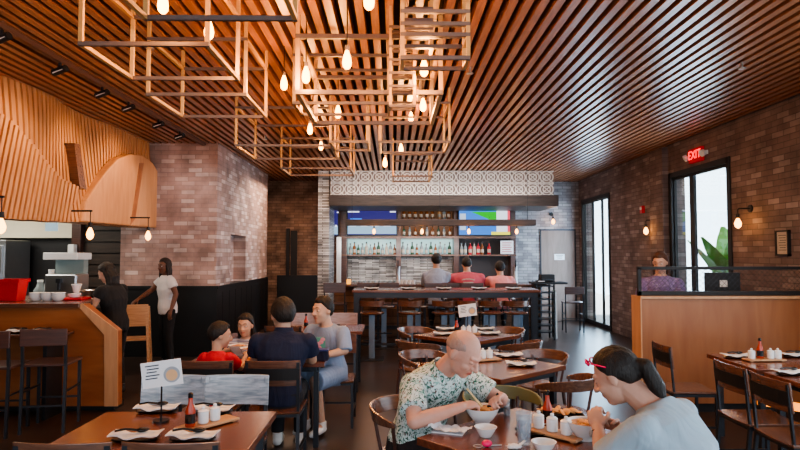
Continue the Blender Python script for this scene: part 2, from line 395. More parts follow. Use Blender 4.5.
# ------------------------------------------------------------------ host screen wall (right)
YH = 6.5
S('wall_host', G().bb(2.69, XR-.003, YH, YH+.22, .09, 1.215), 'hostwood', bevel=.005)
S('trim_4', G().bb(2.675, 2.689, YH-.012, YH+.235, .09, 1.22).bb(2.675, XR-.003, YH-.02, YH+.24, 1.216, 1.242), 'counteredge')
S('baseboard_host', G().bb(2.72, XR-.003, YH+.02, YH+.2, 0, .088), 'black')
t = thing('wire_mesh_screen', 'black framed wire mesh screen standing on the oak host wall', 'screen', (2.69, YH+.1, 1.242))
W_ = XR-.01-2.69
g = G(); g.bb(0, .04, -.02, .02, 0, .31); g.bb(W_-.04, W_, -.02, .02, 0, .31); g.bb(0, W_, -.02, .02, 0, .05); g.bb(0, W_, -.02, .02, .285, .32)
g.build('frame', 'black', t, bevel=.003)
g = G(); k = 0.04
while k < W_-.3:
    g.bar((k, 0, .05), (k+.235, 0, .285), .0025); g.bar((k+.235, .003, .05), (k, .003, .285), .0025); k += .06
g.build('wire_mesh', 'steel', t)

# ------------------------------------------------------------------ feature wall (left)
XF = -4.0
def fw_pt(u, v, dx=0):
    d = ray(u, v); s_ = (XF+dx)/d.x; return CAM+d*s_
# main ribbed undulating sheet
g = G(); rows = []; nz = 16
yy = []; y = 4.6
while y < 10.6:
    yy += [(y, 0), (y+.052, 0), (y+.054, 1), (y+.083, 1)]; y += .085
for y, gr in yy:
    col = []
    for k in range(nz+1):
        s_ = k/nz; z0 = 2.08+.05*(min(y, 9.98)-5)/5
        z = z0+(ZC-z0)*s_; y_ = min(max(y-.14*(s_-.5), 5.0), 9.98)
        w = .065*math.sin(1.9*y_+1.4*s_)*(1-.4*s_)+.035*math.sin(3.3*y_-2.2*s_)
        col.append(Vector((XF-.08+w-(.028 if gr else 0), y_, z)))
    rows.append(col)
g.ring(rows, cap=False, close=False)
g.ring([[Vector((-4.35, r[0].y, r[0].z)), r[0]] for r in rows], cap=False, close=False)
g.ring([[Vector((-4.35, 9.98, r.z)) for r in rows[-1]], [Vector(r) for r in rows[-1]]], cap=False, close=False)
t = thing('feature_wall_panel', 'sculpted ribbed oak wall panel with layered curved pieces above the kitchen pass', 'wall panel', (0, 0, 0))
g.build('rippled_backing', 'feat', t, smooth=True)
def outline_top(u, pts):
    for (a, b_), (c, d_) in zip(pts[:-1], pts[1:]):
        if a <= u <= c: return b_+(d_-b_)*(u-a)/(c-a+1e-9)
    return None
top = [(-200, 20), (-60, 80), (8, 117), (30, 140), (45, 160), (62, 178), (80, 187)]
bot = [(-200, 200), (-60, 214), (0, 219), (70, 222.5), (80, 187)]
DX = .20
def zlim(y, ol):
    v = outline_top(393+(XF+DX)*600/y, ol)
    return None if v is None else 1.7+(254-v)*y/600
g = G(); yb = 4.8
while yb < 7.9:
    for wd, dx in ((.048, DX), (.034, DX-.035)):
        lo = hi = None; z = 2.0
        while z < 3.5:
            y = yb+.25*(z-2.0); a_, c_ = zlim(y, bot), zlim(y, top)
            if y > 5.02 and a_ is not None and a_ <= z <= c_:
                lo = z if lo is None else lo; hi = z
            z += .01
        if lo is not None and hi-lo > .03:
            ya, yc = yb+.25*(lo-2), yb+.25*(hi-2)
            g.ring([[(XF-.1, q, z), (XF+dx, q, z), (XF+dx, q+wd, z), (XF-.1, q+wd, z)] for q, z in ((ya, lo), (yc, hi))])
        yb += wd
g.build('slatted_panel', 'feat', t)
# smooth lobed piece
lobe = [(84, 222), (88, 200), (97, 186), (108, 170), (118, 159), (130, 154), (142, 155), (153, 163), (161, 177), (164.5, 190), (163, 208), (158, 228), (132, 226)]
def yof(u, dx): return (XF+dx)*600/(u-393)
poly = [(yof(u, .03), 1.7+(254-v)*yof(u, .03)/600) for u, v in lobe]
g = G(); g.prism(poly, lambda p: Vector((XF-.1, p[0], p[1])), lambda p: Vector((XF+.03, p[0], p[1])))
g.build('curved_panel', 'feat2', t, bevel=.02)
for (qs) in ([(139, 163), (143.5, 163), (136, 219), (131.5, 225)], ):
    pl = [(yof(u, .03), 1.7+(254-v)*yof(u, .03)/600) for u, v in qs]
    G().prism(pl, lambda p: Vector((XF-.02, p[0], p[1])), lambda p: Vector((XF+.033, p[0], p[1]))).build('slot', 'counter', t)
pl = [(yof(u, .04), 1.7+(254-v)*yof(u, .04)/600) for u, v in [(74.5, 143), (80, 144), (88, 190), (81, 187)]]
G().prism(pl, lambda p: Vector((XF-.15, p[0], p[1])), lambda p: Vector((XF+.03, p[0], p[1]))).build('slot', 'chairwood', t)
# wall fixtures under feature wall
def arm_lamp():
    t = thing('pendant_arm_lamp', '', 'lamp')
    G().bar((-.35, 0, .30), (.08, 0, .30), .02).bar((.06, 0, .30), (.06, 0, .16), .008).bar((-.34, 0, .27), (-.34, 0, .33), .03).build('arm', 'black', t)
    G().cyl((.06, 0, .16), (.06, 0, .10), .022, .026).build('socket', 'black', t, smooth=True)
    G().lathe([(.012, .10), (.03, .06), (.042, .02), (.034, -.02), (.008, -.045)], (.06, 0, 0), 14).build('bulb', 'bulbsmall', t, smooth=True)
    return t
for (u, v, Y, lb) in [(1, 229, 5.6, 'glowing bulb hung from a black arm at the left end of the oak feature wall'),
                  (90, 236, 7.2, 'glowing bulb hung from a black arm below the slatted oak piece'),
                  (148, 237.5, 9.1, 'glowing bulb hung from a black arm beside the left brick wall')]:
    p = at(u, v, Y); place('armlamp', arm_lamp, (p.x-.06, Y, p.z), 0, lb)

# ------------------------------------------------------------------ kitchen side
t = thing('service_counter', 'oak fronted service counter with angled end at the left', 'counter')
pl = [(at(u, v, 6.6).x, at(u, v, 6.6).z) for u, v in [(-40, 304), (84, 304), (117, 331), (117, 410)]]
pl[-1] = (pl[-1][0], .06); pl.append((pl[0][0], .06))
G().prism(pl, lambda p: Vector((p[0], 6.6, p[1])), lambda p: Vector((p[0], 6.72, p[1]))).build('front_panel', 'counter', t)
a, b_, c_ = pl[1], pl[2], pl[3]
g = G(); w = .13
g.prism([(a[0]-.02, a[1]+.012), (b_[0]+.012, b_[1]+.008), (c_[0]+.012, .06), (c_[0]-w, .06), (b_[0]-w, b_[1]-.04), (a[0]-.05, a[1]-.03)], lambda p: Vector((p[0], 6.585, p[1])), lambda p: Vector((p[0], 6.60, p[1])))
g.build('edge_band', 'counteredge', t)
G().prism([(pl[0][0], 1.10), (a[0], 1.10), (b_[0]-.05, b_[1]-.05), (b_[0]-.05, .06), (pl[0][0], .06)], lambda p: Vector((p[0], 6.72, p[1])), lambda p: Vector((min(p[0], -4.05), 8.2, p[1]))).build('carcass', 'chairdark', t)
G().prism([(pl[0][0], 6.55), (a[0]-.03, 6.55), (a[0]-.06, 6.9), (-4.0, 8.2), (pl[0][0], 8.2)], lambda p: Vector((p[0], p[1], 1.12)), lambda p: Vector((p[0], p[1], 1.165))).build('worktop', 'chairwood', t, bevel=.004)
G().bb(pl[0][0], pl[2][0]-.04, 6.66, 6.9, 0, .06).build('plinth', 'black', t)
# kitchen back elements on the plane y=10.2
YK = 10.18
def kx(u, Y=YK): return at(u, 250, Y).x
def kz(v, Y=YK): return at(100, v, Y).z
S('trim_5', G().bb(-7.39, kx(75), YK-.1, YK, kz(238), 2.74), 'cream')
S('trim_6', G().bb(kx(75), kx(84), YK-.12, YK+.01, 0, 2.74), 'chairdark')
g = G()
for k in range(12): g.bb(kx(84), -4.575, YK-.02, YK+.01, .2+k*.19, .2+k*.19+.17)
S('trim_7', g, wood('dark_plank', (.022, .014, .011), (.045, .028, .02), 'X', 3, .5, 9))
t = thing('glass_door_fridge', 'tall steel fridge with grey glass doors at the back of the kitchen', 'fridge', (0, 0, 0))
G().bb(-7.2, kx(34), YK-.75, YK-.1, 0, kz(241)).build('cabinet', 'stain', t, bevel=.006)
fx = kx(34)
for (xa, xb) in ((-7.15, fx-1.0), (fx-.97, fx-.48), (fx-.45, fx-.03)):
    d = G().bb(xa, xb, YK-.79, YK-.752, .2, kz(246)).build('door', 'stain', t, bevel=.004)
    G().bb(xa+.05, xb-.05, YK-.795, YK-.788, .3, kz(250)).build('glass_panel', 'bluegl', d)
    G().bb(xb-.04, xb-.02, YK-.83, YK-.79, .9, 1.4).build('handle', 'stain', d)
t = thing('hanging_kitchen_sign', 'small pale blue sign panel hanging under the oak wall', 'sign', (kx(51, 8.0), 8.0, at(51, 227, 8.0).z))
G().box((0, 0, 0), (.16, .02, .11)).build('panel', plain('pale_blue_panel', (.45, .62, .72), .5, emit=(.5, .7, .8), es=.3), t)
G().bar((-.06, 0, .055), (-.06, 0, .42), .006).bar((.06, 0, .055), (.06, 0, .42), .006).build('hanger', 'black', t)
t = thing('paper_towel_dispenser', 'white wall dispenser on the black kitchen column', 'dispenser', (kx(72.5, 10), YK-.18, kz(251)))
G().box((0, 0, 0), (.11, .12, .22)).build('casing', 'white_em', t, bevel=.02); G().box((0, -.06, -.09), (.09, .01, .03)).build('slot', 'steel', t)
# clutter on counter
def place_box(name, u, v, Y, s_, mat, label, cat, parts=None):
    p = at(u, v, Y); t = thing(name, label, cat, p)
    return t
def bowl_stack(loc, label, n=3, r=.08, group=None):
    t = thing('bowl_stack', label, 'bowls', loc)
    for k in range(n): G().lathe([(.03, 0), (.05, .01), (r, .055), (r-.006, .055), (.045, .016), (0, .014)], (0, 0, k*.02)).build('bowl', 'white', t, smooth=True)
    return t
for u, lb in ((36, 'stack of white bowls at the left of the counter plates'), (47, 'middle stack of white bowls on the service counter'), (58, 'stack of white bowls nearest the coffee machine on the counter')):
    p = at(u, 304, 6.9); bowl_stack((p.x, 6.9, 1.167), lb, 3)
t = thing('red_serving_tray', 'red plastic tray of food on the service counter', 'tray', (at(72, 300, 7.1).x, 7.1, 1.167))
G().bb(-.17, .17, -.12, .12, 0, .025).build('tray_base', 'red', t, bevel=.008); G().lathe([(.03, .025), (.05, .03), (.075, .07), (.07, .07), (.04, .035)], (0.03, 0, 0)).build('dish', 'white', t, smooth=True)
t = thing('red_bin', 'red rectangular plastic bin on the counter left end', 'bin', (at(11, 298, 6.95).x, 6.95, 1.167))
G().ring([[(x*s_, y*s_, z) for x, y in ((-.14, -.1), (.14, -.1), (.14, .1), (-.14, .1))] for s_, z in ((.8, 0), (1, .24), (.93, .24), (.75, .02))]).build('body', 'red', t, bevel=.006)
G().bb(-.15, .15, -.11, -.095, .21, .25).bb(-.15, .15, .095, .11, .21, .25).build('rim', 'red', t)
t = thing('coffee_machine', 'white and steel drink machine behind the counter', 'machine', (at(67, 290, 8.6).x, 8.6, 1.0))
G().bb(-.22, .22, -.18, .18, 0, .42).build('body', 'stain', t, bevel=.02); G().bb(-.24, .24, -.2, .2, .62, .72).build('top_tray', 'white', t, bevel=.01)
G().bb(-.03, .03, -.24, -.18, .3, .36).cyl((0, -.21, .3), (0, -.21, .2), .02).build('spout', 'steel', t)
G().bb(-.2, .2, .05, .18, .42, .62).build('column', 'bluegl', t)
t = thing('prep_table', 'steel prep table at the back of the kitchen', 'table', (kx(60, 8.6), 8.75, 0))
G().bb(-.9, .75, -.3, .3, .95, 1.0).build('top', 'stain', t, bevel=.005)
for x in (-.85, .7):
    for y in (-.25, .25): G().bb(x-.02, x+.02, y-.02, y+.02, 0, .95).build('leg', 'stain', t)
for u, hgt, mt, lb in ((40, .3, 'clearb', 'pale green plastic jug beside the drink machine'), (51, .45, 'white', 'tall white container beside the drink machine')):
    t = thing('container', lb, 'container', (at(u, 290, 8.65).x, 8.65, 1.0))
    G().lathe([(.07, 0), (.085, hgt*.6), (.05, hgt*.8), (.035, hgt), (.0, hgt)], n=14).build('body', mt, t, smooth=True)
    G().cyl((0, 0, hgt), (0, 0, hgt+.03), .04).build('lid', 'white_em', t)
t = thing('soup_cup', 'white cup with stem on the red tray end of the counter', 'cup', (at(76.5, 298, 7.3).x, 7.3, 1.167))
G().lathe([(.05, 0), (.035, .02), (.03, .06), (.055, .16), (.05, .16), (.02, .07), (0, .065)], n=14).build('cup_body', 'white', t, smooth=True); G().lathe([(.06, .155), (.06, .17), (.05, .175)], n=14).build('rim', 'white', t)
t = thing('metal_bowl', 'wide steel mixing bowl in front of the woman in black', 'bowl', (at(90, 300, 7.45).x, 7.45, 1.167))
G().lathe([(.06, 0), (.12, .03), (.17, .09), (.165, .09), (.11, .035), (.0, .012)], n=20).build('bowl_wall', 'stain', t, smooth=True); G().lathe([(.0, .05), (.12, .05), (.10, .075), (.0, .085)], n=12).build('contents', 'chips', t, smooth=True)

# ------------------------------------------------------------------ furniture makers
def chair(bm_='chairwood'):
    t = thing('dining_chair', '', 'chair')
    for x in (-.2, .2):
        G().bar((x, .19, 0), (x, .19, .44), .024).build('leg', 'steel', t)
        g = G(); g.bar((x, -.18, .44), (x, -.23, 0), .024)
        g.build('leg', 'steel', t)
        G().bar((x, -.18, .43), (x, -.215, .85), .024, .014).build('back_post', 'steel', t)
    g = G(); g.bar((-.2, .19, .43), (.2, .19, .43), .024); g.bar((-.2, -.18, .43), (.2, -.18, .43), .024)
    for x in (-.2, .2): g.bar((x, -.19, .43), (x, .19, .43), .024); G().bar((x, -.21, .15), (x, .19, .15), .018).build('side_rail', 'steel', t)
    g.build('seat_frame', 'steel', t)
    G().bar((-.2, -.21, .15), (.2, -.21, .15), .016).build('stretcher', 'steel', t)
    rows = []
    for i in range(9):
        x = -.215+.43*i/8; c = -.012*(1-(2*i/8-1)**2)
        rows.append([(x, -.19, .445+c), (x, .215, .445+c), (x, .225, .465+c), (x, -.20, .465+c)])
    G().ring(rows).build('seat', 'chairwood', t, bevel=.004)
    rows = []
    for i in range(11):
        x = -.218+.436*i/10; c = -.03*(1-(2*i/10-1)**2)
        rows.append([(x, -.195+c, .665), (x, -.182+c, .665), (x, -.203+c, .865), (x, -.216+c, .865)])
    G().ring(rows).build('backrest', bm_, t, bevel=.003)
    rows = []
    for i in range(11):
        x = -.21+.42*i/10; c = -.03*(1-(2*i/10-1)**2)
        rows.append([(x, -.214+c, .715), (x, -.206+c, .715), (x, -.214+c, .805), (x, -.221+c, .805)])
    G().ring(rows).build('back_brace', 'black', t)
    return t
def round_chair(mat='chairwood', name='round_back_chair'):
    def mk():
        t = thing(name, '', 'chair')
        G().lathe([(.15, .43), (.215, .435), (.225, .455), (.21, .475), (.05, .465), (0, .465)], n=24).build('seat', mat, t, smooth=True)
        for x, y in ((-.16, .16), (.16, .16), (-.16, -.16), (.16, -.16)):
            G().cyl((x, y, .44), (x*1.2, y*1.2, 0), .018, .012).build('leg', 'chairdark', t, smooth=True)
        rows = []
        for i in range(25):
            a = math.radians(180+10+160*i/24)-0; a = math.radians(160)+math.radians(220)*i/24
            cx_, cy = math.cos(a), math.sin(a); e = 1-abs(2*i/24-1)**3; zt = .70+.065*e; zb = .675-.0*e
            r0, r1 = .245, .262
            rows.append([(cx_*r0, cy*r0, zb), (cx_*(r1), cy*(r1), zb), (cx_*(r1+.02*e), cy*(r1+.02*e), zt), (cx_*(r0+.02*e), cy*(r0+.02*e), zt)])
        G().ring(rows).build('backrest', mat, t, smooth=True, bevel=.004)
        for a in (165, 225, 315, 375):
            a = math.radians(a)
            G().cyl((math.cos(a)*.2, math.sin(a)*.2, .45), (math.cos(a)*.25, math.sin(a)*.25, .70), .011).build('spindle', 'chairdark', t, smooth=True)
        return t
    return mk
def bar_stool():
    t = thing('bar_stool', '', 'stool')
    G().bb(-.048, .048, -.048, .048, .02, .72).build('pedestal', 'steelblue', t, bevel=.004)
    G().bb(-.19, .19, -.19, .19, 0, .018).build('base_plate', 'steel', t, bevel=.004)
    g = G(); g.bar((-.15, .14, .28), (.15, .14, .28), .022); g.bar((-.012, .05, .28), (-.012, .14, .28), .03)
    g.build('foot_rail', 'steel', t)
    G().lathe([(.12, .72), (.19, .73), (.205, .75), (.19, .765), (.04, .755), (0, .755)], n=20).build('seat', 'chairwood', t, smooth=True)
    rows = []
    for i in range(17):
        a = math.radians(200)+math.radians(140)*i/16
        rows.append([(math.cos(a)*r, math.sin(a)*r, z) for r, z in ((.19, .86), (.205, .86), (.215, .95), (.2, .95))])
    G().ring(rows).build('backrest', 'chairwood', t, smooth=True)
    for a in (215, 325):
        a = math.radians(a); G().cyl((math.cos(a)*.17, math.sin(a)*.17, .75), (math.cos(a)*.2, math.sin(a)*.2, .90), .011).build('back_post', 'steel', t)
    return t
def bar_chair():
    t = thing('bar_chair', '', 'chair')
    for x in (-.19, .19):
        G().bar((x, .19, 0), (x, .18, .73), .026).build('leg', 'steel', t)
        G().bar((x, -.21, 0), (x, -.19, .74), .026).build('leg', 'steel', t)
        G().bar((x, -.19, .73), (x, -.22, 1.14), .024).build('back_post', 'steel', t)
    g = G(); g.bar((-.19, .19, .3), (.19, .19, .3), .02); g.bar((-.19, -.2, .3), (.19, -.2, .3), .02)
    for x in (-.19, .19): g.bar((x, -.2, .45), (x, .19, .45), .018)
    g.build('foot_rail', 'steel', t)
    G().bb(-.21, .21, -.2, .21, .735, .765).build('seat', 'chairdark', t, bevel=.006)
    G().bb(-.21, .21, -.235, -.215, .97, 1.16).build('backrest', 'chairdark', t, bevel=.006)
    return t
def table(label, loc, rz, sx, sy, cat='table', h=.75, group=None, mat='table', edge=None):
    t = thing('dining_table', label, cat, loc, rz, group)
    tp = G().bb(-sx/2, sx/2, -sy/2, sy/2, h-.04, h).build('tabletop', mat, t, bevel=.004)
    for x in (-1, 1):
        for y in (-1, 1):
            G().bb(x*(sx/2-.08)-.022, x*(sx/2-.08)+.022, y*(sy/2-.08)-.022, y*(sy/2-.08)+.022, 0, h-.09).build('leg', 'steel', t)
    g = G()
    for s_ in (-1, 1):
        g.bar((-sx/2+.08, s_*(sy/2-.08), h-.065), (sx/2-.08, s_*(sy/2-.08), h-.065), .04, .05)
        g.bar((s_*(sx/2-.08), -sy/2+.1, h-.065), (s_*(sx/2-.08), sy/2-.1, h-.065), .04, .048)
    g.build('apron', 'steel', t)
    return t
TH = .75
def crock():
    t = thing('condiment_crock', '', 'condiment jar')
    G().lathe([(.024, 0), (.029, .005), (.030, .056), (.028, .062)], n=18).build('jar', 'white', t, smooth=True)
    lid = G().lathe([(.029, .062), (.030, .067), (.022, .074), (.007, .077)], n=18).build('lid', 'white', t, smooth=True)
    G().lathe([(.007, .076), (.011, .083), (.009, .091), (.003, .094)], n=12).build('knob', 'white', lid, smooth=True)
    return t
def sauce_bottle():
    t = thing('sauce_bottle', '', 'bottle')
    G().lathe([(.024, 0), (.027, .006), (.027, .085), (.012, .125), (.011, .155)], n=16).build('bottle_body', 'sauce', t, smooth=True)
    G().lathe([(.0276, .02), (.0278, .07)], n=16).build('paper_label', 'blackgl', t, smooth=True)
    G().lathe([(.013, .153), (.013, .175), (.008, .18)], n=12).build('cap', 'blackgl', t, smooth=True)
    return t
def tray_obj():
    t = thing('condiment_tray', '', 'tray')
    G().bb(-.17, .17, -.06, .06, .006, .02).build('board', 'tray', t, bevel=.004)
    G().bb(-.15, -.13, -.05, .05, 0, .006).bb(.13, .15, -.05, .05, 0, .006).build('foot', 'tray', t)
    return t
def plate_obj():
    t = thing('side_plate', '', 'plate')
    G().ring([[(x*s_, y*s_, z) for x, y in ((-.11, -.045), (.0, -.06), (.11, -.045), (.12, 0), (.11, .045), (0, .06), (-.11, .045), (-.12, 0))] for s_, z in ((.75, 0), (1.0, .012), (.95, .014), (.7, .005))]).build('dish', 'blackgl', t, smooth=True)
    return t
def napkin_obj():
    t = thing('folded_napkin', '', 'napkin')
    rows = []
    for i in range(13):
        x = -.125+.25*i/12; z = .006+.004*math.sin(i*1.1)+.01*(abs(i/6-1))**2
        rows.append([(x, -.05+.014*math.sin(i*.9), z), (x, .0, z+.004), (x, .055+.012*math.sin(i*.7+1), z+.002), (x, .055+.012*math.sin(i*.7+1), z+.007), (x, 0, z+.011), (x, -.05+.014*math.sin(i*.9), z+.006)])
    G().ring(rows).build('folded_sheet', 'paper', t, smooth=True)
    G().bb(-.12, .12, .0, .004, .018, .021).build('fold_crease', 'white_em', t)
    return t
def spoon_obj():
    t = thing('soup_spoon', '', 'spoon')
    G().sph((.03, 0, .012), (.034, .022, .012), 14, 8).build('spoon_bowl', 'blackgl', t, smooth=True)
    G().tube([(.0, 0, .014), (-.05, .003, .022), (-.10, .006, .016)], .006).build('handle', 'blackgl', t, smooth=True)
    return t
def setting(x, y, rz, z, where):
    place('plate', plate_obj, (x, y, z), rz, 'black side plate under the napkin '+where)
    place('napkin', napkin_obj, (x, y, z+.014), rz, 'folded white napkin on a plate '+where)
    place('spoon', spoon_obj, (x, y, z+.036), rz+.3, 'black soup spoon lying on the napkin '+where)
def condiments(x, y, rz, z, where, n=3, bottle=True, gap=.068):
    place('tray', tray_obj, (x, y, z), rz, 'bamboo condiment tray '+where)
    c, s_ = math.cos(rz), math.sin(rz)
    nm = ['first', 'middle', 'last', 'fourth']
    for k in range(n):
        o = -.03+gap*k-.03*(0 if bottle else 1)
        place('crock', crock, (x+c*o, y+s_*o, z+.021), rz, 'white lidded crock, %s of its tray, %s' % (nm[k], where), 'white crocks on the bamboo trays')
    if bottle: place('sauce', sauce_bottle, (x-c*.11, y-s_*.11, z+.021), rz, 'chilli sauce bottle with black cap on the bamboo tray '+where)
def table_sign():
    t = thing('table_sign', '', 'sign')
    G().cyl((0, 0, 0), (0, 0, .012), .045, n=20).build('base', 'blackgl', t)
    G().cyl((0, 0, .012), (0, 0, .20), .005).build('stem', 'blackgl', t)
    c = G().box((0, 0, .27), (.22, .006, .145), Matrix.Rotation(-.12, 3, 'Y')).build('card', 'paper', t)
    g = G()
    for k in range(5): g.box((-.055+.006*(k % 2), -.0045, .315-.018*k-.0), (.075-.01*(k % 3), .002, .006), Matrix.Rotation(-.12, 3, 'Y'))
    g.build('printed_lines', 'steel', c)
    G().cyl((.055, -.003, .265), (.055, -.0055, .265), .045, n=24).build('picture', plain('printed_picture', (.35, .38, .42), .6), c)
    G().cyl((.055, -.0055, .262), (.055, -.0065, .262), .032, n=24).build('pictured_bowl', plain('printed_bowl', (.70, .42, .22), .6), c)
    return t

# ------------------------------------------------------------------ people
def remesh(g, voxel, sm=3):
    me = bpy.data.meshes.new('tmp'); me.from_pydata([tuple(p) for p in g.v], [], g.f)
    import bmesh
    bm = bmesh.new(); bm.from_mesh(me); bmesh.ops.recalc_face_normals(bm, faces=bm.faces); bm.to_mesh(me); bm.free()
    o = bpy.data.objects.new('tmp', me); C.objects.link(o)
    r = o.modifiers.new('r', 'REMESH'); r.mode = 'VOXEL'; r.voxel_size = voxel
    s_ = o.modifiers.new('s', 'SMOOTH'); s_.factor = .5; s_.iterations = sm
    dg = bpy.context.evaluated_depsgraph_get(); dg.update()
    out = bpy.data.meshes.new_from_object(o.evaluated_get(dg))
    bpy.data.objects.remove(o); bpy.data.meshes.remove(me)
    out.polygons.foreach_set('use_smooth', [True]*len(out.polygons))
    return out
def mobj(name, me, mats, parent):
    me.materials.clear()
    for m_ in (mats if isinstance(mats, list) else [mats]): me.materials.append(M[m_] if isinstance(m_, str) else m_)
    me.name = name; o = bpy.data.objects.new(name, me); C.objects.link(o); o.parent = parent; return o
def cap(g, p, q, r0, r1, n=14):
    g.cyl(p, q, r0, r1, n=n); g.sph(p, r0*.995, n, 8); g.sph(q, r1*.995, n, 8)
def chain(g, pts, rs, n=14):
    for i in range(len(pts)-1): cap(g, pts[i], pts[i+1], rs[i], rs[i+1], n)
def frame(d, up):
    d = Vector(d).normalized(); x = d.cross(Vector(up)).normalized(); z = x.cross(d).normalized(); return x, d, z
def hand(g, wr, d, back, side, curl=.5, s=1.0, fr=.0085):
    """wr wrist, d pointing direction, back = direction of back of the hand, side = +1/-1 thumb side along x"""
    x, d, b_ = frame(d, back); wr = Vector(wr)
    x = x*side
    R = Matrix((x, d, b_)).transposed()
    g.sph(wr+d*.048*s, (.040*s, .052*s, .0165*s), 14, 8, R)
    chain(g, [wr, wr+d*.03*s], [.024*s, .020*s])
    for k, (off, ln) in enumerate(((.029, .070), (.010, .078), (-.010, .074), (-.029, .060))):
        p = wr+d*(.088-.008*abs(k-1.2))*s+x*off*s; seg = [.42, .32, .26]; a = curl*.55; pts = [wr+d*.05*s+x*off*.8*s, p]
        for s_ in seg:
            dd = (d*math.cos(a)-b_*math.sin(a)+x*off*1.2); p = p+dd.normalized()*ln*s_*s; pts.append(p); a += curl*.85+.05*k
        chain(g, pts, [.011*s, fr*1.05*s, fr*s, fr*.92*s, fr*.8*s], 10)
    p0 = wr+d*.022*s+x*.022*s; p1 = p0+(x*.75+d*.65-b_*.25).normalized()*.036*s; p2 = p1+(x*.25+d*.9-b_*(.3+curl*.4)).normalized()*.032*s; p3 = p2+(d*.9-b_*(.3+curl*.6)-x*.15).normalized()*.026*s
    chain(g, [p0, p1, p2, p3], [.014*s, .012*s, .0105*s, .009*s], 10)
def person(label, loc, rz, J, skinc=(.55, .32, .22), hair='short', hairc=((.01, .007, .006), (.03, .02, .015)), voxel=.009, s=1.0, top=None, bottom=None, shoes='black', sh=.19, sleeve=.55, build_=1.0, fem=False, apron=None, skirt=None, legs=True, cat='person', openeye=True, sleeve2=None, bodymat=None):
    t = thing('person', label, cat, loc, rz)
    inv = (Matrix.Translation(Vector(loc)) @ Matrix.Rotation(rz, 4, 'Z')).inverted()
    def g_(k, d=None):
        v = J.get(k, d)
        if v is None: return None
        return inv @ Vector(v[1:]) if v[0] == 'w' else Vector(v)
    hip, chest, neck, head = g_('hip'), g_('chest'), g_('neck'), g_('head')
    tw = J.get('twist', 0)
    X = Vector((math.cos(tw), math.sin(tw), 0))
    def sec(c, up, a, b_, n=20, p=2.3):
        up = up.normalized(); f = up.cross(X).normalized()
        out = []
        for j in range(n):
            th = 2*PI*j/n; cc, ss = math.cos(th), math.sin(th)
            out.append(c+X*a*math.copysign(abs(cc)**(2/p), cc)+f*b_*math.copysign(abs(ss)**(2/p), ss))
        return out
    up1 = (chest-hip).normalized(); up2 = (neck-chest).normalized(); up3 = (head-neck).normalized()
    B = build_*s
    def torso(e=0, lo=-.08, collar=True):
        w = .155 if not fem else .165
        wa = .145 if not fem else .125
        L_ = (chest-hip).length; Ln = (neck-chest).length
        rr = [sec(hip+up1*lo, up1, w*.92*B+e, .115*B+e), sec(hip+up1*.02, up1, w*B+e, .12*B+e), sec(hip+up1*L_*.5, (up1+up1)/2, wa*B+e, .105*B+e),
              sec(chest, (up1+up2)/2, .165*B+e, .122*B+e), sec(chest+up2*Ln*.55, up2, (sh-.015)*B+e*.6, .10*B+e), sec(chest+up2*Ln*.85, up2, sh*.72*B+e*.5, .075*B+e*.8),
              sec(neck, up2, .075*B+e*.6, .065*B+e*.6)]
        return rr
    shc = chest+up2*(neck-chest).length*.62
    shR, shL = shc+X*sh*B, shc-X*sh*B
    elR, wrR, elL, wrL = g_('elR'), g_('wrR'), g_('elL'), g_('wrL')
    hR = Matrix.Rotation(J.get('yaw', 0), 3, 'Z') @ Matrix.Rotation(J.get('pitch', 0), 3, 'X') @ Matrix.Rotation(J.get('roll', 0), 3, 'Y')
    hs = J.get('hs', 1.0)*(s*.45+.55)
    def H(x, y, z): return head + hR @ Vector((x*hs, y*hs, z*hs))
    g = G()
    g.ring(torso())
    cap(g, neck-up2*.04, head+hR@Vector((0, -.02*hs, -.045*hs)), .064*B, .056*s)
    for q in (shR, shL): cap(g, neck-up2*.035, q, .050*B, .045*B)
    # head
    def sp(c, r): g.sph(H(*c), tuple(q*hs for q in r), 22, 14, hR)
    sp((0, -.012, .022), (.076, .096, .096)); sp((0, .024, -.036), (.061, .070, .078)); sp((0, .034, .0), (.062, .058, .085)); sp((0, .060, -.084), (.030, .028, .026))
    sp((.034, .052, -.028), (.026, .034, .03)); sp((-.034, .052, -.028), (.026, .034, .03))
    chain(g, [H(-.040, .074, .033), H(-.012, .089, .030), H(.012, .089, .030), H(.040, .074, .033)], [.010*hs]*4, 10)
    chain(g, [H(0, .088, .022), H(0, .104, -.006), H(0, .112, -.022)], [.008*hs, .010*hs, .0135*hs], 10)
    sp((.012, .098, -.025), (.009, .011, .008)); sp((-.012, .098, -.025), (.009, .011, .008))
    chain(g, [H(-.021, .082, -.052), H(0, .092, -.051), H(.021, .082, -.052)], [.006*hs, .0085*hs, .006*hs], 10)
    chain(g, [H(-.018, .080, -.062), H(0, .089, -.062), H(.018, .080, -.062)], [.006*hs, .0085*hs, .006*hs], 10)
    sp((.077, -.008, -.004), (.010, .019, .032)); sp((-.077, -.008, -.004), (.010, .019, .032))
    # arms
    ar = .046*B
    for (a, e, w_, sd) in ((shR, elR, wrR, 1), (shL, elL, wrL, -1)):
        if a is None or e is None: continue
        chain(g, [a, a.lerp(e, .4), e], [ar*1.15, ar*1.05, ar*.82]); chain(g, [e, e.lerp(w_, .3), w_], [ar*.84, ar*.86, ar*.56])
        d = (w_-e).normalized(); hd = g_('hd'+('R' if sd > 0 else 'L')); 
        if hd is not None: d = (d*.35+((inv.to_3x3()@Vector(J['hd'+('R' if sd > 0 else 'L')][1:])) if J['hd'+('R' if sd > 0 else 'L')][0] == 'w' else Vector(J['hd'+('R' if sd > 0 else 'L')]))).normalized()
        bk = J.get('bkR' if sd > 0 else 'bkL', (0, 0, 1))
        th = -1 if sd > 0 else 1
